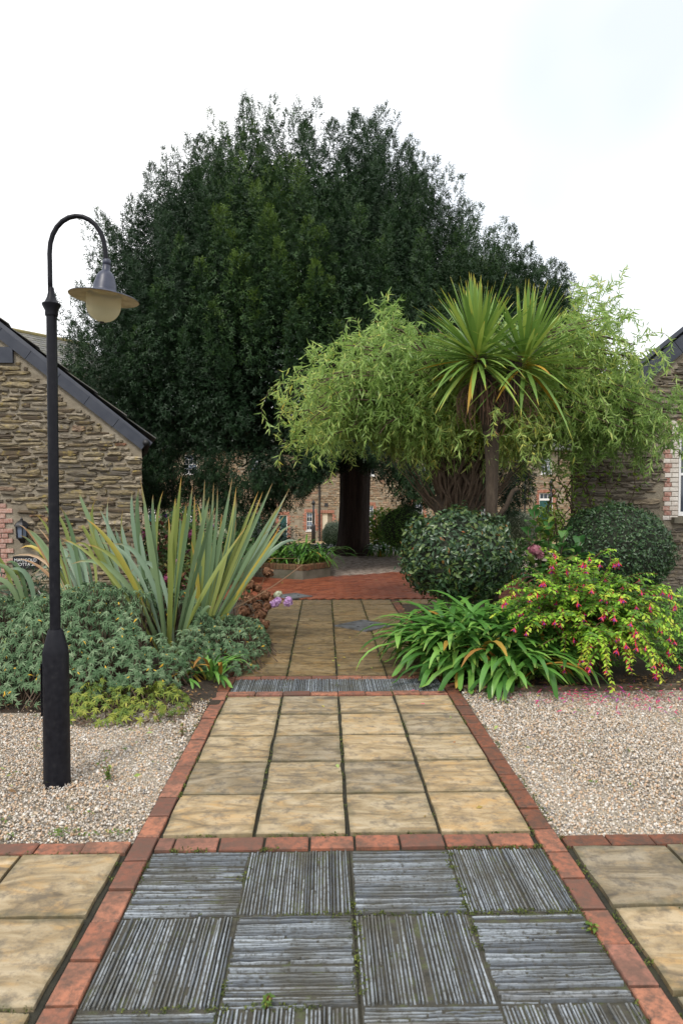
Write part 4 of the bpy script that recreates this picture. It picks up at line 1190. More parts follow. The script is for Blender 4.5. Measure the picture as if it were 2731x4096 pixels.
# ------------------------------------------------------------------ the great yew
M_yew = leaf_mat('yew_needles', [(0, (0.00959, 0.027, 0.0105)), (.45, (0.0163, 0.0438, 0.0145)), (.75, (0.0288, 0.0686, 0.0162)), (.9, (0.0529, 0.105, 0.0178)), (1, (0.0959, 0.162, 0.0225))], .55, .08, spec=.3)
yew = thing('yew_tree', 'huge dark green yew with broad domed crown and one thick trunk', 'tree', (.67, 18.3, gz(18.3)))
yo = np.array([.67, 18.3, 0.0])
ang = np.linspace(0, 2 * math.pi, 29)[:-1]
v, f = [], []
prof = [(.62, 0), (.52, .12), (.465, .35), (.44, .8), (.43, 1.4), (.44, 2.0), (.46, 2.8), (.42, 3.8), (.34, 5.2), (.24, 7), (.13, 9), (.05, 10.6)]
for k, (r_, z) in enumerate(prof):
    for a in ang:
        fl = 1 + (.07 * math.sin(5 * a + z * .3) + .05 * math.sin(9 * a + 1 - z * .5)) * (1.5 if z < .3 else 1)
        fl *= .88
        v.append((r_ * fl * math.cos(a) + .02 * z * math.sin(z), r_ * fl * math.sin(a), z))
n = len(ang)
for k in range(len(prof) - 1):
    for i in range(n):
        j = (i + 1) % n; f.append((k * n + i, k * n + j, (k + 1) * n + j, (k + 1) * n + i))
ob('trunk', MB().add(v, f, .4).mesh('trunk', M_bark, True), yew)
zt = np.array([1.3, 2.2, 3.2, 4.3, 5.5, 6.8, 7.8, 8.6, 9.3, 9.8]); rx = np.array([5.0, 5.6, 5.95, 5.95, 5.45, 4.55, 3.7, 2.9, 2.0, 1.1])
cxz = np.array([-.55, -.5, -.45, -.45, -.5, -.6, -.65, -.7, -.75, -.75])
def yewR(z): return np.interp(z, zt, rx)
br = MB()
for k in range(34):
    z0 = random.uniform(2.6, 7.5); a = random.uniform(0, 2 * math.pi); ze = z0 + random.uniform(-1.3, 2.2)
    if k < 14: z0 = random.uniform(2.3, 3.4); ze = random.uniform(2.2, 3.8)
    r_ = float(yewR(ze)) * .70
    e = Vector((r_ * math.cos(a) - 1.0, r_ * .9 * math.sin(a), ze)); s = Vector((0.02 * z0, 0, z0))
    pts = bez(s, (s + e) / 2 + Vector((0, 0, random.uniform(.2, .8))), e, 8)
    pts = [p + Vector((random.uniform(-.08, .08), random.uniform(-.08, .08), random.uniform(-.08, .08))) for p in pts]
    br.add(*tube(pts, [.12 * (1 - i / 9) + .012 for i in range(9)], 6))
ob('limbs', br.mesh('limbs', M_bark, True), yew)
# foliage plumes: upright leafy spires over the dome, drooping sprays in the skirt
sp_v, sp_f = [], []
for k in range(3):
    x = .12 + .28 * k; s = -1 if k % 2 else 1; l_ = .42 * (1 - .35 * k / 3)
    b = len(sp_v)
    sp_v += [(x - .05, 0, 0), (x + .14, 0, .0), (x + l_ * .8, s * l_, -.06)]; sp_f.append((b, b + 1, b + 2))
b = len(sp_v); sp_v += [(0, -.045, 0), (1.05, 0, -.05), (0, .045, 0)]; sp_f.append((b, b + 1, b + 2))
PT, PD, PS, PR = [], [], [], []
def plume(base, axis, length, rad, n, tone, droop):
    s = rng.random(n) ** .72
    axis = axis / np.linalg.norm(axis)
    side = nz(np.cross(rng.normal(size=(n, 3)), axis))
    rr = rad * (1 - s) ** .75 * rng.uniform(.35, 1.0, n) + .02
    p = base + axis * (s * length)[:, None] + side * rr[:, None]
    d = side * .62 + axis * (.10 + 1.0 * s)[:, None] + np.array([0, 0, -1.0]) * (droop * (1 - s))[:, None] + rng.normal(size=(n, 3)) * .25
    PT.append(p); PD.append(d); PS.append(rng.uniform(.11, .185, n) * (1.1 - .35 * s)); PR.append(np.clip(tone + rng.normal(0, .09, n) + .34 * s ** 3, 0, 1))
np_count = 0
while np_count < 1200:
    z = random.uniform(1.6, 9.6)
    R0 = float(yewR(z))
    if random.random() > R0 / 5.6: continue
    # front and flanks carry more plumes than the far side
    a = random.uniform(0, 2 * math.pi)
    if math.sin(a) > .35 and (random.random() < .62 or z < 3.2): continue
    cx = float(np.interp(z, zt, cxz))
    if z < 2.9 and 0 < a and R0 and cx + R0 * math.cos(a) > .6 and math.sin(a) > -.75 and random.random() < .7: continue
    lum = 1 + .10 * mnoise.noise((math.cos(a) * 2.1, math.sin(a) * 2.1, z * .33)) + .05 * mnoise.noise((math.cos(a) * 5, math.sin(a) * 5, z * .8))
    rr_ = R0 * lum * random.uniform(.72, 1.0)
    b = np.array([cx + rr_ * math.cos(a), yo[1] + rr_ * .86 * math.sin(a), z - .35])
    out = np.array([math.cos(a), math.sin(a), 0])
    px = b[0]
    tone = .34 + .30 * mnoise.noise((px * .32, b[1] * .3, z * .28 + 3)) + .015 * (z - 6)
    lit_mass = math.exp(-(((px + .95) / 1.15) ** 2 + ((z - 6.6) / 1.7) ** 2)) * (1 if math.sin(a) < -.2 else 0)  # lit front of the crown, painted as a lighter, yellower leaf tone
    tone += .34 * lit_mass
    if z < 3.0:
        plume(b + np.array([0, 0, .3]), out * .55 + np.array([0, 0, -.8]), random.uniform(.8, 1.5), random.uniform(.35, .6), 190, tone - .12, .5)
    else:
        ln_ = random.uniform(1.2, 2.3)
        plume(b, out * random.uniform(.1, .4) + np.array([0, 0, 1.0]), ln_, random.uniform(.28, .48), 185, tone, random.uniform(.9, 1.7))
    np_count += 1
for k in range(190):
    a = random.uniform(math.pi * .92, math.pi * 1.95); z = random.uniform(1.7, 3.4); R0 = float(yewR(z)) * random.uniform(.62, 1.0)
    cx = float(np.interp(z, zt, cxz))
    if cx + R0 * math.cos(a) > 1.2: continue
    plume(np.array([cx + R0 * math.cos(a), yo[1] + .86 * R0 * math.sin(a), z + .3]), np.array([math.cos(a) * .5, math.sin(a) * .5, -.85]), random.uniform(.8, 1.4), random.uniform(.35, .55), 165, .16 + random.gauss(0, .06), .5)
# leaders along the skyline, and separate spires seen at the flanks
for (x, z, l_, y) in [(-2.05, 10.6, 1.15, 17.6), (-1.55, 10.4, .9, 18.2), (-2.6, 10.1, .9, 18), (-3.2, 9.7, 1.2, 17.8), (-3.55, 9.0, 1.0, 18), (-4.35, 8.7, 1.5, 17.8), (-4.15, 8.0, 1.3, 18.1), (-4.75, 7.4, 1.2, 17.6), (-5.3, 7.3, 1.3, 17.9), (-5.6, 6.3, 1.2, 18.2),
                      (-5.9, 5.7, 1.1, 17.6), (-6.4, 5.0, 1.2, 18), (-6.6, 3.9, 1.1, 17.7), (-.6, 10.6, .8, 18), (.1, 10.7, .75, 18), (.7, 10.7, .8, 17.8), (1.1, 10.6, .95, 18.2), (1.55, 10.4, .8, 18), (1.95, 9.9, .9, 17.9), (2.35, 9.2, .9, 18), (2.7, 8.5, .9, 18),
                      (2.95, 8.2, 1.0, 17.8), (3.25, 7.7, .9, 18.1), (3.6, 7.2, .8, 18), (4.25, 7.3, .9, 17.9), (4.62, 7.3, 1.5, 18), (5.2, 6.9, .9, 18), (5.55, 6.8, 1.0, 18.2), (5.95, 6.7, 1.15, 18), (6.1, 6.0, .9, 17.9), (5.0, 6.4, .9, 17.7), (5.7, 5.9, .9, 17.5)]:
    plume(np.array([x, y, z - .55]), np.array([.12 * (x + .4) / 6, 0, 1.0]), l_ + .40, .46, 480, .30, 1.3)
    plume(np.array([x + random.uniform(-.3, .3), y + .3, z - 1.3]), np.array([.1 * (x + .4) / 6, 0, 1.0]), 1.3, .75, 340, .28, 1.3)
for (x, y, z, l_) in [(-1.75, 13.6, 6.2, 2.0), (-1.45, 13.5, 6.0, 1.6), (-2.1, 13.7, 5.4, 1.8), (-1.2, 13.4, 5.6, 1.5), (-.62, 13.3, 6.0, 1.9), (-.45, 13.4, 5.2, 1.7), (-1.0, 13.2, 4.8, 1.6), (-1.8, 13.3, 4.6, 1.6), (-.3, 13.2, 4.4, 1.6), (.55, 13.5, 5.4, 1.8), (.95, 13.6, 4.9, 1.7), (1.8, 14, 5.2, 1.7), (-3.0, 13.9, 4.9, 1.8), (-3.5, 14.3, 4.2, 1.8)]:
    b_ = .24 if x < .2 and x > -2.4 else .06  # front spires carry the same painted light, strongest near the middle
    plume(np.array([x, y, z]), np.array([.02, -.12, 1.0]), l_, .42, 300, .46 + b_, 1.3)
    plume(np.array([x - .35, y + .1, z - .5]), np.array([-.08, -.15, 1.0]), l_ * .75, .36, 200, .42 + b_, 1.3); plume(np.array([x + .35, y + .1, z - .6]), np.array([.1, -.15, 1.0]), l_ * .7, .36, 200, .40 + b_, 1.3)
for k in range(140):
    u_ = nz(rng.normal(size=3)); u_[1] = -abs(u_[1]) if random.random() < .75 else u_[1]
    if u_[2] < -.75: continue
    p_ = np.array([4.4, 17.6, 5.2]) + u_ * np.array([1.75, 1.9, 2.0]) * random.uniform(.75, 1)
    plume(p_ - np.array([0, 0, .5]), np.array([u_[0] * .3, u_[1] * .3, 1.0]), random.uniform(.9, 1.5), random.uniform(.32, .5), 190, .30 + random.gauss(0, .06), 1.3)
# inner foliage keeps the heart of the crown dark
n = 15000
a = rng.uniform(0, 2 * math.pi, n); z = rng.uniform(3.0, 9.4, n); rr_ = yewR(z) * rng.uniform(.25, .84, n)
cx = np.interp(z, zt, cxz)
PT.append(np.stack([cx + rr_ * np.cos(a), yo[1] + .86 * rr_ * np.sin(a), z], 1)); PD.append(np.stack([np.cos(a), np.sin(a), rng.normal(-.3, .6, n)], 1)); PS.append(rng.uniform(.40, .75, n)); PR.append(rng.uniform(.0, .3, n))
PT, PD, PS, PR = np.concatenate(PT), np.concatenate(PD), np.concatenate(PS), np.concatenate(PR)
# keep the crown clear of the near cottage roof
keep = ~((PT[:, 0] < -2.6) & (PT[:, 1] < 14.6) & (PT[:, 2] < 2.9 + .78 * (-2.9 - PT[:, 0])))
PT, PD, PS, PR = PT[keep], PD[keep], PS[keep], PR[keep]
flo = 1.30 + 1.15 * np.exp(-((PT[:, 0] - .45) / .8) ** 2) * (PT[:, 1] < 18.8) + .45 * lump(PT * np.array([1, 1, 0]), .9, 4) + .3 * lump(PT * np.array([1, 1, 0]), 2.6, 8)
lo = PT[:, 2] < flo; PT[lo, 2] = flo[lo] + rng.random(lo.sum()) * .8
upv = nz(rng.normal(size=PT.shape) + np.array([0, -.3, .9]))
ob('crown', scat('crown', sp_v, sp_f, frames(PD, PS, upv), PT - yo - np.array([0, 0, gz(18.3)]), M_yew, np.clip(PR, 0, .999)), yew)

# ------------------------------------------------------------------ corkscrew willow
M_willow = leaf_mat('willow_leaf', [(0, (0.172, 0.289, 0.0743)), (.35, (0.295, 0.449, 0.116)), (.6, (0.435, 0.576, 0.165)), (.70, (0.66, 0.725, 0.232)), (.9, (0.773, 0.725, 0.116)), (.97, (0.681, 0.427, 0.0825)), (.985, (0.564, 0.666, 0.323)), (1, (0.456, 0.255, 0.0825))], .42, .46, spec=.45)
wil = thing('willow_tree', 'corkscrew willow with light green drooping twisted leaves over a pollarded stump', 'tree', (1.75, 9.55, 0))
wo = Vector((1.75, 9.55, 0))
m = MB()
v, f = [], []
prof = [(.20, -.05), (.17, .3), (.165, .8), (.20, 1.1), (.30, 1.32), (.33, 1.48), (.24, 1.62), (.08, 1.68)]
for r_, z in prof:
    for i in range(16):
        a = 2 * math.pi * i / 16; q = 1 + .16 * math.sin(3 * a + z * 3) + .10 * math.sin(7 * a - z * 4)
        v.append((r_ * q * math.cos(a), r_ * q * math.sin(a), z))
for k in range(len(prof) - 1):
    for i in range(16):
        j = (i + 1) % 16; f.append((k * 16 + i, k * 16 + j, (k + 1) * 16 + j, (k + 1) * 16 + i))
ob('trunk', MB().add(v, f, .4).mesh('trunk', M_cordbark, True), wil)
# front silhouette of the crown: half-width pairs by height, in metres from the stump
def wil_top(x):   # crown top height by x (relative)
    return np.interp(x, [-2.6, -2.35, -1.6, -1.0, -.5, .3, 1.2, 1.85, 2.4, 2.75, 3.1], [2.5, 3.0, 3.75, 4.15, 4.0, 3.95, 4.05, 4.25, 3.65, 3.0, 2.3])
def wil_bot(x):
    return np.interp(x, [-2.6, -2.3, -1.3, -.75, -.2, .5, 1.1, 2.0, 3.1], [2.4, 1.75, 1.75, 1.6, 1.85, 1.85, 1.6, 1.6, 1.9])
branches = MB(); twigs = MB(); LP, LD, LS, LR = [], [], [], []
strand_pts = []
nb = 380
for k in range(nb):
    x = random.uniform(-2.15, 2.9)
    top = float(wil_top(x)); bot = float(wil_bot(x))
    y = random.uniform(-1.15, .95) * (1 - .35 * (abs(x) / 3) ** 2)
    if x > 1.7: y = min(y, .55)
    z = bot + (top - bot) * random.uniform(.35, 1.0) * (1 - .22 * (abs(y) / 1.5))
    s = Vector((random.uniform(-.2, .2), random.uniform(-.2, .2), 1.45)); e = Vector((x, y, z))
    mid = s + (e - s) * .5 + Vector((-.12 * x, 0, .30 + .22 * abs(x)))
    pts = bez(s, mid, e, 10)
    pts = [p + Vector((.05 * math.sin(i * 1.9 + k), .05 * math.cos(i * 1.7 + k * 2), .03 * math.sin(i * 2.3 + k))) for i, p in enumerate(pts)]
    branches.add(*tube(pts, [.024 * (1 - i / 11) + .004 for i in range(11)], 5))
    for i in range(4, 11):
        for _ in range(2): strand_pts.append((pts[i] + Vector((random.uniform(-.22, .22), random.uniform(-.22, .22), random.uniform(-.1, .15))), k))
# extra low radiating stems shown bare below the crown
for k in range(54):
    a = random.uniform(0, 6.28); l_ = random.uniform(.25, .85); up_ = random.uniform(.45, 1.0)
    s = Vector((.25 * math.cos(a), .25 * math.sin(a), 1.35)); e = s + Vector((l_ * math.cos(a), .7 * l_ * math.sin(a), up_))
    branches.add(*tube([p + Vector((random.uniform(-.025, .025), random.uniform(-.025, .025), random.uniform(-.02, .02))) for p in bez(s, (s + e) / 2 + Vector((0, 0, -.04)), e, 6)], [.017 - .0022 * i for i in range(7)], 5))
ob('branches', branches.mesh('branches', M_twig, True), wil)
random.shuffle(strand_pts)
# shoots standing out of the crown outline
for (x, z) in [(-2.35, 2.8), (-2.3, 2.45), (-1.05, 3.95), (-1.0, 4.1), (-.85, 3.95), (-1.5, 3.55), (1.75, 4.3), (1.95, 4.35), (2.15, 3.9), (2.5, 3.3), (2.8, 2.8), (3.0, 2.8), (2.95, 2.3), (1.0, 1.95), (1.2, 2.0), (1.35, 1.9), (1.5, 2.1), (1.7, 2.0), (1.1, 2.3), (1.4, 2.4), (1.9, 2.2), (1.6, 4.1), (1.75, 4.0), (1.9, 4.1), (2.0, 3.8), (1.5, 3.8), (2.2, 3.6), (1.7, 3.8), (1.85, 3.7), (1.4, 3.9), (2.05, 4.1), (1.65, 4.25), (.05, 2.5), (.2, 2.35), (.3, 2.6), (.12, 2.2), (-2.3, 2.2), (-1.95, 3.5)]:
    for _ in range(4): strand_pts.append((Vector((x + random.uniform(-.1, .1), random.uniform(-.5, .1), z + random.uniform(-.15, .05))), 200))
for k in range(14): strand_pts.append((Vector((random.uniform(-.05, .5), random.uniform(-1.62, -1.45), random.uniform(2.3, 2.75))), 201))
tone_of = {}
for (p0, kb) in strand_pts:
    L_ = random.uniform(.35, .85) if kb != 200 else random.uniform(.2, .4); nseg = 7
    az = random.uniform(0, 6.28); outv = Vector((math.cos(az), math.sin(az) * .8, 0)); p = p0.copy(); pts = [p.copy()]
    pitch = random.uniform(.1, 1.1) if kb != 200 else 1.3
    for i in range(nseg):
        pitch -= random.uniform(.15, .52) if kb != 200 else random.uniform(-.1, .3)
        w = .55 * math.sin(i * 2.2 + az * 3)
        d = outv * math.cos(pitch) + Vector((0, 0, math.sin(max(pitch, -1.45)))) + Vector((w * .5, w * .4, 0))
        p = p + d.normalized() * (L_ / nseg); pts.append(p.copy())
    p_e = pts[-1]
    rel = p_e.x
    if p_e.z < float(wil_bot(rel)) - .22: continue
    if rel > 1.7 and p_e.y > .85: continue
    if kb != 201 and (p_e + wo - Vector((1.95, 8.0, 3.3))).length < 1.0 and p_e.y + wo.y < 8.75: continue
    if random.random() < .3: twigs.add(*tube(pts, [.0045 - .0004 * i for i in range(len(pts))], 3, False))
    tone = .40 + .34 * mnoise.noise((p0.x * .8 + 5, p0.y * .8, p0.z * .9)) - .10 * max(0, p0.x - .8)
    for i in range(nseg):
        for j in range(5):
            s = random.random(); q = pts[i].lerp(pts[i + 1], s); tdir = (pts[i + 1] - pts[i]).normalized()
            LP.append(q[:]); dd = tdir * .6 + Vector((random.gauss(0, .55), random.gauss(0, .55), random.gauss(-.38, .45))); LD.append(dd[:])
            LS.append(random.uniform(.062, .108)); LR.append(min(.999, max(0, tone + random.gauss(0, .17))))
ob('twigs', twigs.mesh('twigs', M_twig), wil)
LP, LD = np.array(LP), np.array(LD)
sc3 = np.array(LS)[:, None] * np.stack([np.ones(len(LS)), rng.uniform(.8, 1.3, len(LS)), rng.uniform(-1.2, 1.6, len(LS))], 1)
ob('crown', scat('crown', T_willow[0], T_willow[1], frames(LD, sc3), LP, M_willow, np.array(LR), along=T_willow[2]), wil)

# ------------------------------------------------------------------ cabbage palm
M_cord = leaf_mat('cabbage_palm_blade', [(0, (0.107, 0.199, 0.0411)), (.4, (0.168, 0.294, 0.0594)), (.75, (0.259, 0.388, 0.0826)), (1, (0.398, 0.493, 0.099))], .4, .22, along=([(0, .55), (.14, 0.0), (.86, 0.0), (1, .75)], (0.795, 0.586, 0.0826)), spec=.45)
M_cordold = leaf_mat('yellowed_palm_blade', [(0, (.42, .26, .03)), (1, (.58, .34, .04))], .5, .25, along=([(0, 0.0), (.7, 0), (1, .6)], (.25, .14, .04)))
pm = thing('cabbage_palm', 'two headed cabbage palm with spiky green rosettes above the clipped holly', 'palm', (1.91, 8.2, 0))
trk = [(0, 0, -.05), (.0, 0, .6), (-.01, 0, 1.3), (0.0, 0, 2.0), (-.02, 0, 2.45)]
tr = MB().add(*tube(trk, [.10, .08, .072, .078, .10], 14), .4)
tr.add(*tube([(-.02, 0, 2.40), (-.06, 0, 2.75), (-.12, .0, 3.05), (-.17, 0, 3.34)], [.10, .115, .105, .08], 12), .5)
tr.add(*tube([(.0, 0, 2.42), (.13, .0, 2.62), (.22, .0, 2.88), (.29, 0, 3.28)], [.10, .10, .095, .08], 12), .5)
ob('trunk', tr.mesh('trunk', M_cordbark, True), pm)
ob('stub', MB().add(*tube([(.07, -.02, 1.35), (.16, -.03, 1.47), (.24, -.03, 1.66), (.30, -.03, 1.70)], [.035, .03, .028, .025], 8), .4).mesh('stub', M_cordbark, True), pm)
skirt = MB()
for (cx, cz, n_) in ((-.14, 2.97, 140), (.27, 3.02, 50)):
    for k in range(n_):
        a = random.uniform(0, 6.28); r_ = random.uniform(.04, .15); l_ = random.uniform(.22, .48)
        s = Vector((cx + r_ * math.cos(a), r_ * math.sin(a), cz + random.uniform(-.2, .1))); e = s + Vector((.20 * math.cos(a) * random.random(), .20 * math.sin(a) * random.random(), -l_))
        skirt.add(*tube(bez(s, (s + e) / 2 + Vector((.1 * math.cos(a), .1 * math.sin(a), .02)), e, 4), .004, 3, False))
ob('dead_stalks', skirt.mesh('dead_stalks', plain('dry_stalk', (.15, .085, .055), .9)), pm)
def cw(s): return .049 * min(1, .45 + s * 2.4) * (1 if s < .55 else max(.02, 1 - ((s - .55) / .45) ** 1.4))
def rosette(cx, cz, n_, lmin, lmax, tilt):
    for k in range(n_):
        q = (k + .5) / n_
        el = R(88) - R(126) * q ** .96 + random.uniform(-.10, .10)
        az = k * 2.39996 + random.uniform(-.2, .2)
        l_ = random.uniform(lmin, lmax) * (1 - .10 * abs(q - .4))
        d = Vector((math.cos(el) * math.cos(az) + tilt * .25, math.cos(el) * math.sin(az), math.sin(el))).normalized()
        s = Vector((cx, 0, cz - .14 * q)) + d * .035
        sag = (.04 + .42 * max(0, q - .45) ** 1.2) * l_ + (.25 * l_ if random.random() < .12 * q else 0)
        e = s + d * l_ + Vector((0, 0, -sag)); mid = s + d * l_ * .52 + Vector((0, 0, -sag * .16))
        old = q > .72 and random.random() < .08
        v, f, a_ = ribbon(bez(s, mid, e, 6), cw, Vector((0, 0, 1)) if abs(d.z) < .85 else Vector((math.cos(az), math.sin(az), 0)), .35)
        ob('leaf', MB().add(v, f, random.random(), a_).mesh('leaf', M_cordold if old else M_cord, True), pm, label='yellowed dead palm blade' if old else None)
rosette(-.19, 3.34, 180, .78, 1.04, -.25)
rosette(.38, 3.28, 120, .74, .98, .4)

# ------------------------------------------------------------------ flax clumps: every blade base, middle, tip (metres) and blade kind
BLADES = [((-1.64,6.55,-0.01),(-2.07,6.35,0.86),(-2.52,6.3,1.23),1),((-1.66,6.55,0.0),(-1.94,6.35,0.93),(-2.29,6.3,1.41),2),((-1.62,6.55,-0.01),(-1.67,6.35,0.9),(-1.8,6.3,1.8),0),((-1.62,6.55,-0.01),(-1.5,6.35,1.13),(-1.42,6.3,1.8),1),((-1.6,6.55,-0.01),(-1.54,6.35,0.81),(-1.54,6.3,1.43),1),((-1.57,6.55,0.0),(-1.25,6.35,0.69),(-0.82,6.3,1.35),1),((-1.63,6.55,-0.01),(-1.68,6.35,1.13),(-1.68,6.3,1.63),0),((-1.63,6.55,-0.01),(-1.41,6.35,1.13),(-1.32,6.3,1.71),0),((-1.65,6.55,0.0),(-1.71,6.35,0.36),(-1.8,6.3,0.68),0),((-1.56,6.55,-0.01),(-1.37,6.35,0.51),(-1.28,6.3,0.81),0),((-1.45,7.0,0.01),(-1.38,6.95,0.9),(-1.33,7.0,1.78),0),((-1.44,7.0,0.01),(-1.3,6.95,0.9),(-1.24,7.0,1.75),0),((-1.43,7.0,0.01),(-1.25,6.95,0.9),(-1.2,7.0,1.7),0),((-1.42,7.0,0.02),(-1.2,6.95,0.99),(-1.05,7.0,1.8),0),((-1.41,7.0,0.02),(-1.14,6.95,0.9),(-1.01,7.0,1.71),1),((-1.41,7.0,0.03),(-1.04,6.95,0.9),(-0.74,7.0,1.66),1),((-1.39,7.0,0.03),(-0.94,6.95,1.06),(-0.64,7.0,1.75),0),((-1.37,7.0,0.05),(-0.93,6.95,0.9),(-0.58,7.0,1.52),0),((-1.37,7.0,0.05),(-0.88,6.95,0.79),(-0.5,7.0,1.29),0),((-1.37,7.0,0.06),(-0.95,6.95,0.67),(-0.56,7.0,1.31),2),((-1.46,7.0,0.02),(-1.39,6.95,0.58),(-1.47,7.0,1.15),2),((-1.45,7.0,0.01),(-1.34,6.95,0.97),(-1.41,7.0,1.54),1),((-1.37,7.0,0.05),(-1.09,6.95,0.47),(-0.83,7.0,0.82),1),((-1.42,7.0,0.03),(-1.11,6.95,1.01),(-1.01,7.0,1.6),0),((-1.44,7.0,0.03),(-1.24,6.95,0.76),(-1.16,7.0,1.44),1),((-2.61,8.1,0.53),(-2.81,8.1,1.18),(-2.99,8.1,1.65),0),((-2.59,8.1,0.53),(-2.77,8.1,1.03),(-2.8,8.1,1.57),1),((-2.31,8.1,0.53),(-2.53,8.1,0.97),(-2.77,8.1,1.49),3),((-2.57,8.1,0.53),(-2.61,8.1,0.93),(-2.65,8.1,1.59),3),((-2.29,8.1,0.53),(-2.41,8.1,0.86),(-2.5,8.1,1.31),3),((-2.33,8.1,0.53),(-2.35,8.1,1.13),(-2.37,8.1,1.66),3),((-2.31,8.1,0.53),(-2.3,8.1,1.13),(-2.29,8.1,1.71),0),((-2.16,8.1,0.53),(-2.18,8.1,1.07),(-2.24,8.1,1.62),0),((-2.14,8.1,0.53),(-2.1,8.1,1.07),(-2.01,8.1,1.67),1),((-2.7,8.1,0.57),(-2.82,8.1,0.99),(-2.96,8.1,1.26),1),((-2.18,8.1,0.57),(-2.24,8.1,0.86),(-2.28,8.1,1.18),3),((-1.85,8.1,0.53),(-1.83,8.1,1.03),(-1.82,8.1,1.34),0),((-2.66,7.5,0.54),(-2.86,7.6,1.01),(-3.02,7.6,1.48),0),((-2.75,7.5,0.54),(-3.05,7.6,0.99),(-3.29,7.6,1.41),1),((-2.73,7.5,0.54),(-3.03,7.6,1.11),(-3.23,7.6,1.55),0),((-2.79,7.5,0.52),(-3.19,7.6,0.93),(-3.48,7.6,1.3),4),((-2.77,7.5,0.52),(-3.13,7.6,0.88),(-3.41,7.6,1.26),0),((-2.79,7.5,0.5),(-3.11,7.6,0.8),(-3.57,7.6,0.94),4),((-2.83,7.5,0.52),(-3.15,7.6,0.88),(-3.47,7.6,1.03),2),((-2.58,7.5,0.58),(-2.77,7.6,0.84),(-3.0,7.6,1.11),3),((-2.62,7.5,0.54),(-2.88,7.6,0.91),(-3.01,7.6,1.07),3),((-2.51,7.5,0.62),(-2.65,7.6,0.88),(-2.88,7.6,1.08),1),((-2.81,7.5,0.52),(-3.07,7.6,0.76),(-3.34,7.6,1.01),0),((-2.7,7.5,0.52),(-2.96,7.6,0.76),(-3.28,7.6,1.28),4),((-2.77,7.5,0.52),(-3.11,7.6,0.68),(-3.51,7.6,0.92),4),((-3.02,7.0,0.58),(-3.2,6.9,0.77),(-3.46,6.8,0.92),0),((-3.04,7.0,0.56),(-3.25,6.9,0.7),(-3.53,6.8,0.72),0),((-3.09,7.0,0.58),(-3.29,6.9,0.84),(-3.48,6.8,1.08),1)]
def flax_mat(name, stops, tipc=(.30, .17, .05), edge=.0):
    return leaf_mat(name, stops, .40, .14, along=([(0, .35), (.15, 0.0), (.84, 0.0), (.97, .85)], tipc), spec=.45)
FLAX = [flax_mat('flax_blade', [(0, (0.096, 0.16, 0.0704)), (.5, (0.141, 0.218, 0.109)), (1, (0.192, 0.269, 0.128))]),
        flax_mat('yellow_green_flax_blade', [(0, (0.154, 0.198, 0.0448)), (.5, (0.218, 0.262, 0.064)), (1, (0.269, 0.307, 0.0896))], (0.461, 0.243, 0.0512)),
        flax_mat('orange_edged_flax_blade', [(0, (0.307, 0.282, 0.0512)), (.5, (0.422, 0.346, 0.0576)), (1, (0.512, 0.371, 0.064))], (0.538, 0.256, 0.0384)),
        flax_mat('blue_green_flax_blade', [(0, (0.141, 0.224, 0.134)), (.5, (0.192, 0.282, 0.186)), (1, (0.256, 0.352, 0.25))]),
        flax_mat('dead_flax_blade', [(0, (0.256, 0.128, 0.0576)), (.5, (0.41, 0.243, 0.128)), (1, (0.589, 0.422, 0.269))], (0.589, 0.435, 0.282))]
FLBL = [None, None, 'orange edged blade', None, 'withered brown blade']
def fw(w):
    return lambda s: w * ((.42 + 1.0 * s) if s < .42 else (.84 + .16 * (s - .42) / .1 if s < .52 else max(.015, 1.0 - ((s - .52) / .48) ** 1.7)))
bounds = [('flax_clump', 'tall sword leaved flax rising from the sage nearest the gravel', 0, 10, (-1.60, 6.5, 0)),
          ('flax_clump', 'sword leaved flax fanning out over the slab path beside dried flower heads', 10, 25, (-1.40, 7.0, 0)),
          ('flax_clump', 'bluish sword leaved flax standing upright behind the sage', 25, 37, (-2.0, 8.1, 0)),
          ('flax_clump', 'flax with withered brown tips splaying behind the lamp post towards the name plate', 37, 50, (-2.75, 7.5, 0)),
          ('flax_clump', 'flax with low blades arching out of the picture edge beyond the lamp post', 50, 53, (-3.2, 7.0, 0))]
for nm, lab, i0, i1, base in bounds:
    t = thing(nm, lab, 'plant', base)
    bv_ = Vector(base)
    todo = [BLADES[i] for i in range(i0, i1)]
    extra = {0: 12, 10: 16, 25: 10, 37: 12, 50: 4}[i0]
    for _ in range(extra):      # a few more blades on the far side of the fan
        b, m_, tip, k = random.choice(todo)
        dx, dy = random.uniform(-.16, .16), random.uniform(.05, .35)
        todo.append(((b[0] + dx * .3, b[1] + dy * .4, b[2]), (m_[0] + dx * .7, m_[1] + dy, m_[2] - .04), (tip[0] + dx, tip[1] + dy, tip[2] - random.uniform(.05, .3)), random.choice((0, 0, 3, 1))))
    for (b, m_, tip, k) in todo:
        b = (b[0], b[1], max(b[2], -.02)) if i0 < 25 else (bv_.x + (b[0] - bv_.x) * .45, b[1], 0.0)
        w = (.036 if k == 4 else random.uniform(.038, .057))
        pts = [Vector(p) - bv_ for p in bez(b, m_, tip, 10)]
        nrm = Vector((random.uniform(-.45, .45), -1.0, random.uniform(.0, .5)))
        v, f, a_ = ribbon(pts, fw(w), nrm, random.choice((-.35, .3, .4, -.25)))
        ob('leaf', MB().add(v, f, random.random(), a_).mesh('leaf', FLAX[k], True), t, label=FLBL[k])

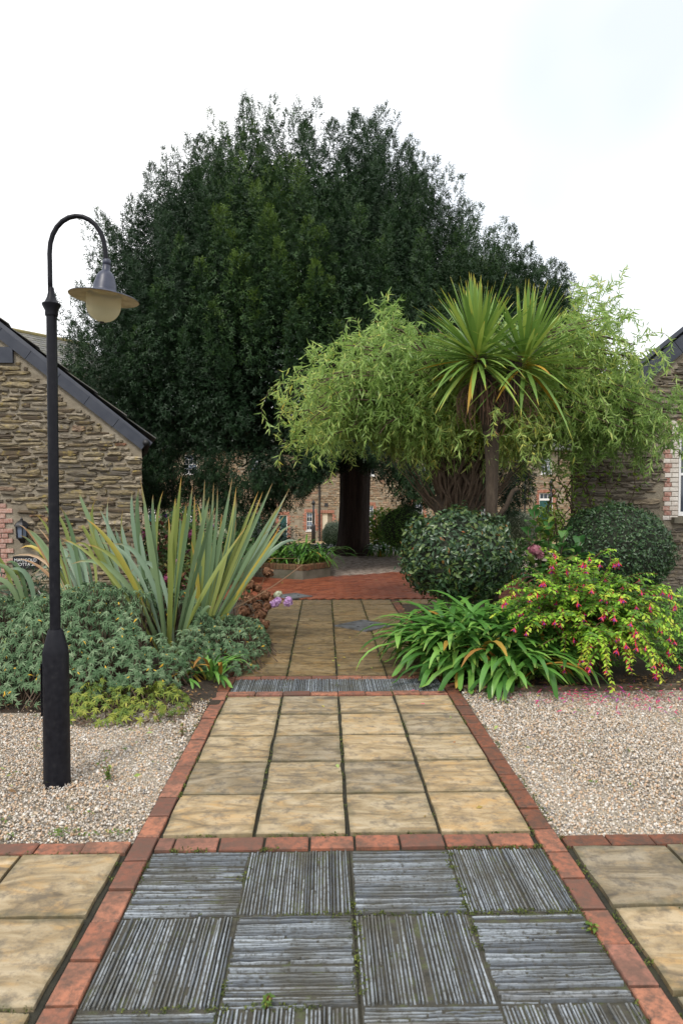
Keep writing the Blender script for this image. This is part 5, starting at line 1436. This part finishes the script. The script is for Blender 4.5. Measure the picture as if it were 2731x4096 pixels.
# ------------------------------------------------------------------ grey sage bushes
M_sage = leaf_mat('felty_sage_leaf', [(0, (0.0517, 0.0988, 0.046)), (.35, (0.0961, 0.169, 0.0818)), (.65, (0.155, 0.232, 0.125)), (.88, (0.251, 0.33, 0.197)), (.965, (0.162, 0.239, 0.0769)), (.98, (0.62, 0.393, 0.0437)), (1, (0.708, 0.421, 0.0547))], .8, .2, spec=.15)
M_sageyel = leaf_mat('yellowing_sage_leaf', [(0, (0.072, 0.135, 0.027)), (.4, (0.16, 0.225, 0.036)), (.75, (0.304, 0.342, 0.054)), (1, (0.416, 0.414, 0.09))], .7, .3)
T_sage2 = flat_tmpl([(0, .06), (.5, .17), (1, .01)], .75)
ros_v, ros_f, ros_a = [], [], []
for k in range(10):
    a = k * 2.39996; tilt = .15 + .75 * (k / 9); L_ = .45 + .55 * k / 9
    b = len(ros_v)
    for (x, y, z) in T_sage2[0]:
        X, Z = x * L_, z * L_ * (1.1 if k > 4 else .7)
        # rise, then arch over
        X2, Z2 = X * math.cos(-R(38) + tilt * .7) - Z * math.sin(-R(38) + tilt * .7) * -1, Z + X * math.sin(R(40) - tilt * .8)
        ros_v.append((X2 * math.cos(a) - y * L_ * math.sin(a), X2 * math.sin(a) + y * L_ * math.cos(a), Z2))
    ros_f += [tuple(i + b for i in q) for q in T_sage2[1]]; ros_a += T_sage2[2]
ros_v = np.array(ros_v)[:, [2, 0, 1]]      # rosette axis to +x
def leaf_rnd(N):
    base = np.repeat(rng.random(N) * .62, 10) + rng.random(N * 10) * .33
    odd = rng.random(N * 10) < .012
    base[odd] = .99
    return np.repeat(base, len(ros_v) // 10)
def sage(name, label, loc, hfun, x0, x1, y0, y1, n, size, mat, inside, fill=True):
    t = thing(name, label, 'shrub', loc)
    P, D = [], []
    tries = 0
    while len(P) < n and tries < n * 30:
        tries += 1
        x, y = random.uniform(x0, x1), random.uniform(y0, y1)
        if not inside(x, y): continue
        h = hfun(x, y)
        if h < .03: continue
        h *= 1 + .16 * mnoise.noise((x * 4, y * 4, .5)) + .10 * mnoise.noise((x * 11, y * 11, 2.5))
        e = .03
        gx = (hfun(x + e, y) - hfun(x - e, y)) / (2 * e); gy = (hfun(x, y + e) - hfun(x, y - e)) / (2 * e)
        # more shoots on steep flanks
        if random.random() > (.25 + .75 * min(1, math.hypot(gx, gy))) and random.random() < .45: continue
        k = random.random()
        z = h * (1 - .28 * k * k) if random.random() < .8 else h * random.uniform(.3, .9)
        P.append((x, y, z)); D.append((-gx * .7 + random.gauss(0, .35), -gy * .7 + random.gauss(0, .35), 1.0 + random.gauss(0, .2)))
    P, D = np.array(P), np.array(D)
    ob('foliage', scat('foliage', ros_v, ros_f, frames(D, size * rng.uniform(.6, 1.15, len(P))), P - np.array(loc), mat, leaf_rnd(len(P)), along=ros_a), t)
    st = MB()
    for i in range(0, len(P), 3):
        p = Vector(P[i]); s = Vector((p.x + random.uniform(-.15, .15), p.y + random.uniform(-.1, .2), 0)); 
        st.add(*tube([s - Vector(loc), (s * .4 + p * .6) - Vector(loc) + Vector((0, 0, -.02)), p - Vector(loc)], [.006, .005, .003], 3, False))
    ob('stems', st.mesh('stems', M_twig), t)
    return t
def mound(cx, cy, rx_, ry_, h, p=2.6):
    return lambda x, y: h * max(0.0, 1 - abs((x - cx) / rx_) ** p - abs((y - cy) / ry_) ** p) ** .5
h1 = mound(-2.15, 6.55, 1.05, 1.38, .72); h2 = mound(-3.35, 6.5, 1.0, 1.45, .62); h3 = mound(-1.15, 6.85, .50, .85, .40)
hA_ = lambda x, y: max(h1(x, y), 0)
sage('sage_bush', 'large grey green sage bush between lamp post and tall flax', (-2.15, 6.5, 0), h1, -3.3, -1.0, 5.1, 8.0, 3600, .05, M_sage, lambda x, y: x > -2.85 and ((x + 1.55) / .24) ** 2 + ((y - 6.3) / .55) ** 2 > 1)
sage('sage_bush', 'grey green sage bush at the picture edge beyond the lamp post', (-3.35, 6.5, 0), h2, -4.4, -2.3, 5.0, 8.0, 1900, .05, M_sage, lambda x, y: x < -2.6)
sage('sage_bush', 'low grey green sage spilling on to the path edge under the dried flower heads', (-1.15, 6.85, 0), h3, -1.7, -.6, 6.0, 7.8, 820, .045, M_sage, lambda x, y: x < -.62 and not (x < -1.42 and y < 6.9))
h4 = lambda x, y: mound(-1.62, 5.16, .50, .34, .25)(x, y) * (.55 + .6 * abs(mnoise.noise((x * 5, y * 5, 8))) + .25 * math.sin(x * 9))
sage('sage_bush', 'small yellowing sage at the gravel edge in front of the big sage', (-1.66, 5.12, 0), h4, -2.15, -1.1, 4.8, 5.5, 330, .045, M_sageyel, lambda x, y: True)

# ------------------------------------------------------------------ agapanthus clumps
M_aga = leaf_mat('strap_leaf', [(0, (0.0451, 0.133, 0.0246)), (.4, (0.0738, 0.203, 0.0355)), (.75, (0.122, 0.293, 0.0519)), (1, (0.205, 0.391, 0.0751))], .34, .2, along=([(0, .5), (.2, 0), (.9, 0), (1, .35)], (0.409, 0.391, 0.0683)), spec=.5)
M_agaold = leaf_mat('withered_strap_leaf', [(0, (.30, .14, .035)), (.5, (.42, .24, .04)), (1, (.50, .36, .07))], .55, .25)
def sw(w): return lambda s: w * (.75 + .5 * s if s < .5 else max(.12, 1.0 - ((s - .5) / .5) ** 4.0))
def strap_clump(t, tloc, cx, cy, n_, l0, l1, w, z0=0.0, old=.10, spread=.10, az0=0, az1=6.283, mass=None):
    for k in range(n_):
        az = random.uniform(az0, az1); q = (k + .5) / n_
        el = R(88) - R(56) * q + random.uniform(-.1, .1); l_ = random.uniform(l0, l1); p = Vector((cx + random.gauss(0, spread), cy + random.gauss(0, spread), z0))
        pts = [p.copy()]; n_seg = 8; bend = random.uniform(.11, .22) + .05 * (1 - q)
        for i in range(n_seg):
            d = Vector((math.cos(el) * math.cos(az), math.cos(el) * math.sin(az), math.sin(el))); p = p + d * (l_ / n_seg)
            if p.z < .015: p.z = .015 + random.uniform(0, .01)
            pts.append(p.copy()); el = max(el - bend * (1 + .09 * i), -1.35)
        od = random.random() < old * (.4 + 1.4 * q)
        v, f, a_ = ribbon([x - tloc for x in pts], sw(w * random.uniform(.75, 1.15)), Vector((math.cos(az) * .3, math.sin(az) * .3, 1)), random.choice((.2, .35, -.2)))
        if mass is not None:
            mass.add(v, f, random.random(), a_); continue
        ob('leaf', MB().add(v, f, random.random(), a_).mesh('leaf', M_agaold if od else M_aga, True), t, label='withered orange leaf' if od else None)
b1 = Vector((1.05, 6.45, 0)); t = thing('agapanthus', 'big clump of glossy strap leaves between slab path and clipped holly', 'plant', tuple(b1))
for (x, y, n_, l0, l1) in ((.86, 6.35, 64, .62, .88), (1.22, 6.6, 66, .70, .98), (1.06, 6.10, 54, .58, .82), (1.62, 6.45, 64, .66, .95), (.95, 6.95, 34, .62, .88)):
    strap_clump(t, b1, x + .2, y, n_, l0, l1, .06, .05, .07)
mm = MB()
for (x, y, n_) in ((1.05, 6.5, 90), (1.42, 6.75, 110), (1.8, 6.7, 90), (1.3, 6.3, 80), (1.9, 6.45, 70), (1.1, 6.15, 50), (1.65, 6.2, 50)):
    strap_clump(t, b1, x, y, n_, .62, .95, .06, .03, 0, .14, mass=mm)
ob('leaves', mm.mesh('leaves', M_aga, True), t, kind='stuff')
b2 = Vector((1.50, 5.86, 0)); t = thing('agapanthus', 'smaller clump of strap leaves drooping on to the gravel before the fuchsia', 'plant', tuple(b2))
strap_clump(t, b2, 1.48, 5.86, 84, .56, .80, .052, 0, .10); strap_clump(t, b2, 1.78, 6.0, 44, .52, .75, .05, 0, .1)
b3 = Vector((-1.10, 5.95, 0)); t = thing('agapanthus', 'little clump of strap leaves at the path corner below the flax', 'plant', tuple(b3))
strap_clump(t, b3, -1.08, 5.95, 34, .34, .5, .032, 0, .2, .05); strap_clump(t, b3, -1.30, 5.85, 8, .3, .42, .034, 0, .45, .03)
b4 = Vector((-.9, 13.9, .25)); t = thing('agapanthus', 'clump of narrow strap leaves growing in the brick topped planter', 'plant', tuple(b4))
for (x, y, n_) in ((-.55, 13.55, 55), (-.95, 13.75, 60), (-.25, 13.75, 45), (-1.35, 13.9, 45)):
    strap_clump(t, b4, x, y, n_, .5, .85, .04, .24, .02, .12)
b5 = Vector((1.1, 17.6, -.03)); t = thing('agapanthus', 'dark strap leaves between the yew trunk and the box ball', 'plant', tuple(b5))
strap_clump(t, b5, 1.45, 17.9, 60, .5, .8, .05, -.03, .05, .2)

# ------------------------------------------------------------------ fuchsia
M_fuch = leaf_mat('fuchsia_leaf', [(0, (0.0423, 0.118, 0.02)), (.35, (0.0907, 0.207, 0.025)), (.6, (0.181, 0.372, 0.03)), (.8, (0.326, 0.579, 0.045)), (.985, (0.484, 0.689, 0.07)), (1, (0.556, 0.606, 0.06))], .5, .35)
M_ftube = leaf_mat('crimson_sepal', [(0, (.66, .03, .05)), (1, (.80, .09, .11))], .45, .25)
M_fpur = leaf_mat('violet_petal', [(0, (.22, .03, .30)), (1, (.34, .06, .42))], .5, .2)
M_fstem = plain('red_brown_stem', (.16, .06, .035), .7)
fb = Vector((2.22, 6.15, 0))
fu = thing('fuchsia_bush', 'arching fuchsia with yellow green leaves and hanging crimson flowers', 'shrub', tuple(fb))
fl = MB()
fl.add(*lathe([(.0015, .0), (.004, -.006), (.0045, -.02), (.006, -.024)], 6, caps=False))
for k in range(4):
    a = k * math.pi / 2 + .4
    d = Vector((math.cos(a), math.sin(a), 0)); s = Vector((-d.y, d.x, 0))
    fl.add([tuple(d * .005 + s * .005 + Vector((0, 0, -.022))), tuple(d * .005 - s * .005 + Vector((0, 0, -.022))), tuple(d * .024 - s * .005 + Vector((0, 0, -.036))), tuple(d * .034 + Vector((0, 0, -.050))), tuple(d * .024 + s * .005 + Vector((0, 0, -.036)))], [(0, 1, 2, 3, 4)])
nm_ = len(fl.f)
fl.add(*lathe([(.006, -.022), (.011, -.034), (.009, -.046)], 7, caps=False))
np2 = len(fl.f)
fl.add(*tube([(0, 0, -.03), (.002, 0, -.075)], .0012, 3)); 
fmesh = fl.mesh('flower', M_ftube); fmesh.materials.append(M_fpur)
for i, p in enumerate(fmesh.polygons):
    if nm_ <= i < np2: p.material_index = 1
stems = MB(); FP, FD, FU, FR, FS = [], [], [], [], []
flow = []
tips = []
for (x, y, z) in [(1.52, 5.75, .66), (1.62, 5.7, .78), (1.84, 5.8, 1.09), (2.20, 5.9, 1.12), (1.75, 5.6, .90), (1.95, 5.5, .75), (2.35, 5.55, .82), (2.55, 5.7, .86), (2.9, 5.8, .72), (2.95, 5.75, .45), (2.75, 5.45, .55), (2.1, 5.25, .40), (1.95, 5.2, .30),
                  (2.35, 5.3, .30), (2.55, 5.25, .20), (1.85, 5.45, .18), (2.2, 5.2, .16), (2.7, 5.35, .32), (2.4, 5.3, .56), (1.7, 5.5, .5), (2.05, 5.45, .95), (2.85, 5.55, .25), (1.9, 5.35, .56), (2.3, 5.4, .68), (2.15, 5.75, 1.0), (2.6, 5.5, .70), (3.05, 5.9, .62), (1.6, 5.85, .55), (2.5, 5.9, 1.0), (2.0, 6.0, 1.02)]:
    tips.append((x, y + .12, z, True))
for _ in range(34): 
    a = random.uniform(0, 6.28); tips.append((fb.x + .85 * math.cos(a) * random.uniform(.4, 1), fb.y + .5 * math.sin(a) * random.uniform(.3, 1), random.uniform(.3, .95), False))
for (x, y, z, front) in tips:
    for rep in range(2 if front else 1):
        e = Vector((x, y, z)) - fb + Vector((random.gauss(0, .05), random.gauss(0, .05), random.gauss(0, .04))) * (1 + rep)
        s = Vector((random.gauss(0, .12), random.gauss(0, .08), .05))
        mid = s + (e - s) * .55 + Vector((0, 0, .16 + .20 * (1 - z)))
        pts = bez(s, mid, e + Vector((0, 0, -.02)), 16)
        stems.add(*tube(pts, [.0045 - .0002 * i for i in range(17)], 4, False))
        def leafy(pts, ns, f0, hi, gap):
            L_ = sum((pts[i + 1] - pts[i]).length for i in range(ns)); n_ = max(2, int(L_ / gap))
            for j in range(n_):
                sf = (j + .5) / n_
                if sf < f0: continue
                q = sf * ns; i = min(ns - 1, int(q)); p = pts[i].lerp(pts[i + 1], q - i); td = (pts[i + 1] - pts[i]).normalized()
                ax = td.cross(Vector((0, 0, 1)))
                if ax.length < .1: ax = Vector((1, 0, 0))
                ax.normalize()
                for sd_ in (-1, 1):
                    d = ax * sd_ * .9 + td * .45 + Vector((random.gauss(0, .22), random.gauss(0, .22), random.gauss(-.22, .25)))
                    FP.append((p + Vector((random.gauss(0, .006), random.gauss(0, .006), random.gauss(0, .006))))[:]); FD.append(d[:]); FU.append((random.gauss(0, .3), random.gauss(-.2, .3), 1)); FS.append(random.uniform(.040, .064) * (1.1 - .35 * sf))
                    FR.append(min(.999, max(0, .30 + hi * max(0, sf - .3) / .7 + random.gauss(0, .10))))
                if sf > .5 and random.random() < (.05 if hi > .4 else .02) + (.5 if sf > .9 and hi > .4 else 0): flow.append(p + Vector((random.uniform(-.02, .02), random.uniform(-.03, 0), -.012)))
        hi = .72 if front else .40
        leafy(pts, 16, .3, hi, .028)
        for _ in range(4):
            i = random.randrange(5, 14); p = pts[i]; l_ = random.uniform(.12, .26); az = random.uniform(0, 6.28)
            d = (pts[i + 1] - pts[i]).normalized() * .6 + Vector((math.cos(az), math.sin(az) * .8, random.uniform(-.1, .5)))
            sp_ = bez(p, p + d * l_ * .55, p + d * l_ + Vector((0, 0, -.06)), 5)
            stems.add(*tube(sp_, .0022, 3, False)); leafy(sp_, 5, .1, hi * random.uniform(.5, 1.1), .026)
# deeper leaves that fill the bush
for _ in range(3000):
    d = Vector((random.gauss(0, 1), random.gauss(0, 1), random.gauss(0, 1))).normalized() * random.random() ** .45
    p = Vector((.05 + .72 * d.x, .02 + .48 * d.y, .44 + .42 * d.z))
    if p.z < .05: continue
    FP.append(p[:]); FD.append((random.gauss(0, 1) + d.x, random.gauss(0, 1) + d.y, random.gauss(-.3, .5))); FU.append((d.x * .6, d.y * .6, 1)); FS.append(random.uniform(.036, .058)); FR.append(min(.45, max(0, random.gauss(.2, .13))))
ob('stems', stems.mesh('stems', M_fstem), fu)
ob('foliage', scat('foliage', T_oval[0], T_oval[1], frames(np.array(FD), np.array(FS), np.array(FU)), np.array(FP), M_fuch, np.array(FR), along=T_oval[2]), fu)
random.shuffle(flow)
for p in flow[:170]:
    s = random.uniform(.75, 1.08)
    ob('flower', fmesh, fu, p, (random.uniform(-.25, .25), random.uniform(-.25, .25), random.uniform(0, 6)), (s, s, s))
# ------------------------------------------------------------------ hydrangeas
M_hyd = leaf_mat('hydrangea_leaf', [(0, (0.033, 0.112, 0.03)), (.5, (0.0675, 0.188, 0.045)), (.85, (0.12, 0.255, 0.06)), (1, (0.255, 0.33, 0.075))], .38, .28, spec=.5)
def hw(w): return lambda s: w * max(.03, math.sin(math.pi * min(1, s * .93 + .05)) ** .8)
def hydrangea(label, base, shoots, n_leaf, ls, w, heads=(), mat=None):
    t = thing('hydrangea', label, 'shrub', tuple(base)); b = Vector(base)
    for (x, y, z) in shoots:
        e = Vector((x, y, z)) - b; s = Vector((e.x * .3 + random.gauss(0, .03), e.y * .3, 0))
        ob('stem', MB().add(*tube([s, (s + e) / 2 + Vector((random.gauss(0, .03), 0, .03)), e], [.009, .008, .005], 5)).mesh('stem', M_twig, True), t)
        for k in range(n_leaf):
            q = k / n_leaf; p = e + (s - e) * q * .55; az = k * math.pi / 2 + (k // 2) * .8 + random.uniform(-.4, .4)
            el = R(55) * (1 - q * 1.6) + random.uniform(-.25, .2); l_ = ls * random.uniform(.7, 1.15) * (.75 + .4 * min(1, q * 2))
            d = Vector((math.cos(el) * math.cos(az), math.cos(el) * math.sin(az), math.sin(el)))
            pts = bez(p, p + d * l_ * .55, p + d * l_ * .95 + Vector((0, 0, -l_ * .22)), 6)
            v, f, a_ = ribbon(pts, hw(w * l_ / ls), Vector((d.x * -.3, d.y * -.3, 1)), .28)
            ob('leaf', MB().add(v, f, random.random(), a_).mesh('leaf', mat or M_hyd, True), t)
    for (p, s, m_) in heads: flower_head(t, tuple(Vector(p) - b), s, m_)
    return t
hydrangea('tall hydrangea with big fresh green leaves between the two clipped balls', (2.62, 8.25, 0),
          [(2.44, 8.25, 1.42), (2.50, 8.2, 1.15), (2.70, 8.1, 1.0), (2.90, 8.15, .95), (2.62, 8.0, .82), (2.36, 8.05, .9), (3.04, 8.1, .80), (2.8, 7.95, .70), (2.55, 7.9, .62), (3.12, 8.0, .6), (2.4, 7.9, .66), (2.95, 7.8, .5), (2.35, 8.2, 1.2), (2.62, 8.25, 1.28), (2.8, 8.2, 1.12), (3.0, 8.2, 1.05), (2.45, 8.1, 1.02), (2.75, 8.05, 1.15)], 9, .24, .15,
          [((2.30, 7.75, .99), .085, M_duskpink), ((2.36, 7.78, .93), .06, M_duskpink)])
hydrangea('leggy dark leaved shrub behind the fuchsia against the window cottage', (3.55, 7.3, 0),
          [(3.3, 7.2, .62), (3.6, 7.1, .58), (3.8, 7.2, .66), (3.45, 6.9, .42), (3.75, 6.8, .45), (4.0, 7.0, .5), (3.2, 6.9, .3)], 9, .11, .075, (), M_darkgreen)
hd = [(-1.0, 8.25, .84), (-.98, 8.2, .73), (-.92, 8.22, .78), (-.80, 8.3, .68), (-1.02, 8.15, .55), (-.92, 8.2, .50), (-.83, 8.15, .42), (-1.0, 8.1, .38), (-.90, 8.05, .31), (-.78, 8.1, .30), (-.86, 8.0, .22), (-1.05, 8.05, .25), (-.95, 7.95, .16), (-.72, 8.12, .36), (-1.1, 8.1, .66), (-.82, 7.9, .12)]
t = hydrangea('hydrangea with dried brown heads and two lilac ones hanging over the path', (-1.1, 8.3, 0), [(-1.15, 8.4, .7), (-1.3, 8.35, .6)], 5, .14, .09,
              [(p, random.uniform(.055, .085), M_brownf) for p in hd] + [((-.70, 8.05, .335), .058, M_lilac), ((-.66, 8.02, .375), .05, M_lilac), ((-.545, 8.05, .345), .060, M_lilac), ((-.53, 8.05, .385), .045, M_lilac), ((-.665, 8.1, .435), .055, M_cream_f)])
m = MB()
for p in hd + [(-.70, 8.05, .335), (-.545, 8.05, .345), (-.665, 8.1, .435)]:
    e = Vector(p) - Vector((-1.1, 8.3, 0)); s = Vector((random.gauss(-.05, .06), random.gauss(0, .05), 0))
    m.add(*tube(bez(s, (s + e) * .5 + Vector((0, 0, .08)), e, 5), .0045, 4, False))
m.add(*tube(bez((-.25, -.9, .28), (.25, -.45, .48), (.72, .0, .77), 6), .006, 4))
m.add(*tube(bez((-.1, .3, .82), (.3, .5, .80), (.62, .8, .77), 5), .005, 4))
ob('dry_stems', m.mesh('dry_stems', plain('straw_stem', (.24, .15, .085), .8)), t)

# ------------------------------------------------------------------ looser planting between the cottages and the far range
bush('shrub', 'dark glossy leaved shrub under the name plate', 'shrub', (-3.55, 8.1, 0), (0, 0, .40), (.62, .55, .42), 1100, .10, M_darkgreen, T_long, clump=.5)
bush('shrub', 'dark feathery shrub at the picture edge beside the fuchsia', 'shrub', (3.42, 6.35, 0), (0, 0, .34), (.45, .5, .42), 5200, .05, M_box, T_long, clump=.6)
bush('shrub', 'shrub with reddening leaves and pink heads behind the upright flax', 'shrub', (-3.0, 12.2, gz(12)), (0, 0, .62), (.75, .6, .60), 1500, .11, M_redgreen, flowers=(None, 9, .10, M_pinkf))
bush('shrub', 'green hydrangea with pale heads seen between the flax blades', 'shrub', (-1.95, 12.6, gz(12)), (0, 0, .5), (.7, .6, .5), 1400, .11, M_green, flowers=(None, 8, .09, M_cream_f))
bush('shrub', 'red leaved shrub low behind the flax and left of the planter', 'shrub', (-2.5, 11.4, gz(11)), (0, 0, .35), (.5, .4, .36), 800, .09, M_redgreen, flowers=(None, 5, .08, M_pinkf))
bush('shrub', 'leafy green shrub beyond the planter beside the far teal doors', 'shrub', (-2.9, 23.5, gz(23)), (0, 0, .8), (1.0, .8, .85), 2200, .14, M_green, T_long)
bush('shrub', 'dark green bush between planter and far range', 'shrub', (-1.7, 20.5, gz(20)), (0, 0, .42), (.9, .7, .48), 1900, .12, M_darkgreen, T_long)
bush('shrub', 'yellow green shrub glowing beside the yew trunk', 'shrub', (1.62, 21.0, gz(21)), (0, 0, .62), (.55, .5, .72), 1800, .11, M_lime)
bush('shrub', 'lime shrub in front of the far teal door', 'shrub', (6.9, 21.5, gz(21)), (0, 0, .75), (.8, .6, .65), 1700, .11, M_lime)
bush('shrub', 'low dark bush between box ball and clipped holly', 'shrub', (2.75, 15.2, gz(15)), (0, 0, .35), (.7, .6, .45), 1700, .09, M_darkgreen)
bush('shrub', 'dense green bush behind the clipped holly and willow stump', 'shrub', (3.4, 13.2, gz(13)), (0, 0, .38), (.7, .6, .42), 1700, .08, M_green)
bush('shrub', 'purple flowered shrub under the far sash window', 'shrub', (-6.6, 31.5, gz(31)), (0, 0, .9), (1.3, .9, 1.0), 2200, .16, M_green, flowers=(None, 3, .14, leaf_mat('violet_flower', [(0, (.20, .05, .40)), (1, (.34, .12, .55))], .6, .2)))
bush('shrub', 'rambling green bush along the foot of the far range', 'shrub', (-4.2, 33.0, gz(33)), (0, 0, .6), (1.5, .8, .8), 2400, .16, M_green)
ivy = MB()
P = np.stack([rng.uniform(-2.2, 3.2, 3800), rng.uniform(19.0, 22.0, 3800), np.zeros(3800)], 1); P[:, 2] = [gz(y) + random.uniform(.03, .20) for y in P[:, 1]]
d = rng.normal(size=P.shape); d[:, 2] *= .5
o = ob('ground_cover', scat('ground_cover', T_oval[0], T_oval[1], frames(d, rng.uniform(.08, .15, len(P)), nz(np.array([0, -.3, 1]) + rng.normal(size=P.shape) * .5)), P, M_darkgreen), kind='stuff', label='dark ground cover leaves behind the yew trunk'); o['category'] = 'ground cover'
n = 14000
P = np.stack([rng.uniform(-7, 8, n), rng.uniform(21.6, 33, n), np.zeros(n)], 1); P[:, 2] = [gz(y) + .015 for y in P[:, 1]]
d = rng.normal(size=P.shape) * .5 + np.array([0, 0, 1.0])
o = ob('grass', scat('grass', [(0, -.08, 0), (0, .08, 0), (1, 0, .15)], [(0, 1, 2)], frames(d, rng.uniform(.05, .10, n)), P, leaf_mat('grass_blade', [(0, (.05, .10, .015)), (1, (.13, .24, .04))], .6, .3)), kind='stuff', label='short grass of the lawn beyond the yew'); o['category'] = 'grass'

# climbing vine at the cottage corner
cv = thing('climbing_vine', 'thin leafed vine trailing over the cottage corner behind the clipped ball', 'climber', (3.7, 10.35, 0))
m = MB(); VP, VD = [], []
for k in range(15):
    x = random.uniform(-.25, .45); z1 = random.uniform(1.6, 2.5); p = Vector((x, random.uniform(-.06, .14), random.uniform(.0, .5))); pts = [p.copy()]
    while p.z < z1:
        p = p + Vector((random.gauss(0, .06), random.gauss(0, .02), random.uniform(.08, .16))); p.y = min(p.y, .2); pts.append(p.copy())
        for _ in range(4): VP.append((p + Vector((random.gauss(0, .06), random.gauss(-.02, .03), random.gauss(0, .05))))[:]); VD.append((random.gauss(0, 1), random.gauss(-.3, .6), random.gauss(-.5, .5)))
    m.add(*tube(pts, .0085, 4, False))
ob('stem', m.mesh('stem', M_twig), cv)
ob('foliage', scat('foliage', T_oval[0], T_oval[1], frames(np.array(VD), rng.uniform(.05, .085, len(VP))), np.array(VP), M_lime), cv)

# ------------------------------------------------------------------ weeds, fallen leaves and petals
M_weed = leaf_mat('weed_leaf', [(0, (.06, .12, .02)), (.7, (.13, .22, .035)), (1, (.26, .26, .05))], .6, .3)
M_fallen = leaf_mat('fallen_leaf', [(0, (.10, .055, .025)), (.3, (.20, .11, .04)), (.5, (.40, .33, .06)), (.7, (.22, .30, .06)), (.9, (.36, .44, .16)), (1, (.30, .14, .06))], .6, .1)
def weed(label, x, y, h, n_):
    t = thing('weed', label, 'weed', (x, y, 0)); P, D = [], []; m = MB()
    for k in range(6):
        a = random.uniform(0, 6.28); e = Vector((h * .8 * math.cos(a) * random.random(), h * .8 * math.sin(a) * random.random(), h * random.uniform(.5, 1)))
        m.add(*tube([(0, 0, -.02), tuple(e * .5 + Vector((0, 0, .01))), tuple(e)], .002, 3, False))
        for j in range(n_ // 6): q = random.random(); P.append((e * q)[:]); D.append((random.gauss(0, 1), random.gauss(0, 1), random.gauss(.2, .4)))
    ob('stem', m.mesh('stem', M_fstem), t)
    ob('foliage', scat('foliage', T_oval[0], T_oval[1], frames(np.array(D), rng.uniform(.014, .026, len(P)), nz(np.array([0, 0, 1.0]) + rng.normal(size=(len(P), 3)) * .4)), np.array(P), M_weed), t)
weed('straggly weed in the gravel just beside the lamp post foot', -1.36, 3.93, .10, 84)
weed('small upright weed in the gravel near the brick edge', -1.08, 4.62, .09, 40)
weed('little weed sprouting between the front slate panels', -.30, 2.155, .035, 40)
weed('low weed at the brick edge beside the last slate panel', .895, 2.50, .035, 30)
def litter(name, label, pts, s, mat, tpl=T_oval, cat='litter', zs=.006):
    P = np.array(pts, float); n = len(P)
    d = rng.normal(size=(n, 3)); d[:, 2] *= .18
    o = ob(name, scat(name, tpl[0], tpl[1], frames(d, s * rng.uniform(.5, 1.3, n), nz(np.array([0, 0, 1.0]) + rng.normal(size=(n, 3)) * .3)), P + np.array([0, 0, zs]), mat), kind='stuff', label=label)
    o['category'] = cat
U = random.uniform
litter('fallen_leaves', 'fallen leaves scattered over gravel and paving', [(U(-2.9, -1.05), U(3.3, 5.3), .014) for _ in range(46)] + [(U(1.05, 3.2), U(3.3, 5.5), .014) for _ in range(46)] + [(U(-.9, .9), U(6.2, 10.4), .0) for _ in range(60)] + [(U(-.9, .9), U(3.3, 5.5), 0) for _ in range(7)] + [(U(-2.5, 2.5), U(10.5, 13.3), .003) for _ in range(40)], .036, M_fallen)
litter('bed_litter', 'dead leaves lying under the shrubs', [(random.choice((-1, 1)) * U(.93, 1.35), U(6.1, 10.2), .02) for _ in range(500)] + [(U(1.0, 3.3), U(5.5, 6.1), .02) for _ in range(800)] + [(U(-3.3, -1.0), U(5.0, 5.7), .03) for _ in range(420)], .034, leaf_mat('dead_leaf', [(0, (.06, .03, .015)), (.5, (.14, .07, .03)), (.85, (.24, .14, .05)), (1, (.30, .28, .10))], .8, .05))
litter('fallen_petals', 'crimson fuchsia flowers fallen on gravel and soil', [(random.gauss(2.3, .5), random.gauss(5.38, .15), .018) for _ in range(330)] + [(U(1.6, 2.9), U(4.95, 5.3), .014) for _ in range(46)], .044, leaf_mat('fallen_fuchsia', [(0, (.55, .04, .12)), (.6, (.70, .08, .22)), (1, (.30, .06, .36))], .5, .2), T_long)
litter('gravel_weeds', 'tiny green seedlings in the gravel', [(x + random.gauss(0, .015), y + random.gauss(0, .015), .012) for x, y in [(U(-2.8, -1.05), U(3.25, 5.0)) for _ in range(22)] + [(U(1.05, 3), U(3.3, 5.3)) for _ in range(20)] + [(-1.05 - .4 * random.random() ** 2, 3.24 + .05 * random.random()) for _ in range(14)] for _ in range(9)], .017, M_weed, cat='weeds')

# repeats share a group phrase
GROUPS = {'clipped_shrub': 'clipped round shrubs', 'flax_clump': 'sword leaved flax clumps', 'sage_bush': 'grey green sage bushes', 'lamp_post': 'lamp posts of the court', 'stone_cottage': 'near stone cottages',
          'inspection_cover': 'square metal covers in the paving', 'agapanthus': 'strap leaved clumps', 'hydrangea': 'hydrangeas and leggy shrubs', 'shrub': 'loose shrubs of the beds', 'weed': 'weeds between stones'}
for o in bpy.data.objects:
    if o.parent is None and 'category' in o and o.name.split('.')[0] in GROUPS and 'group' not in o:
        o['group'] = GROUPS[o.name.split('.')[0]]
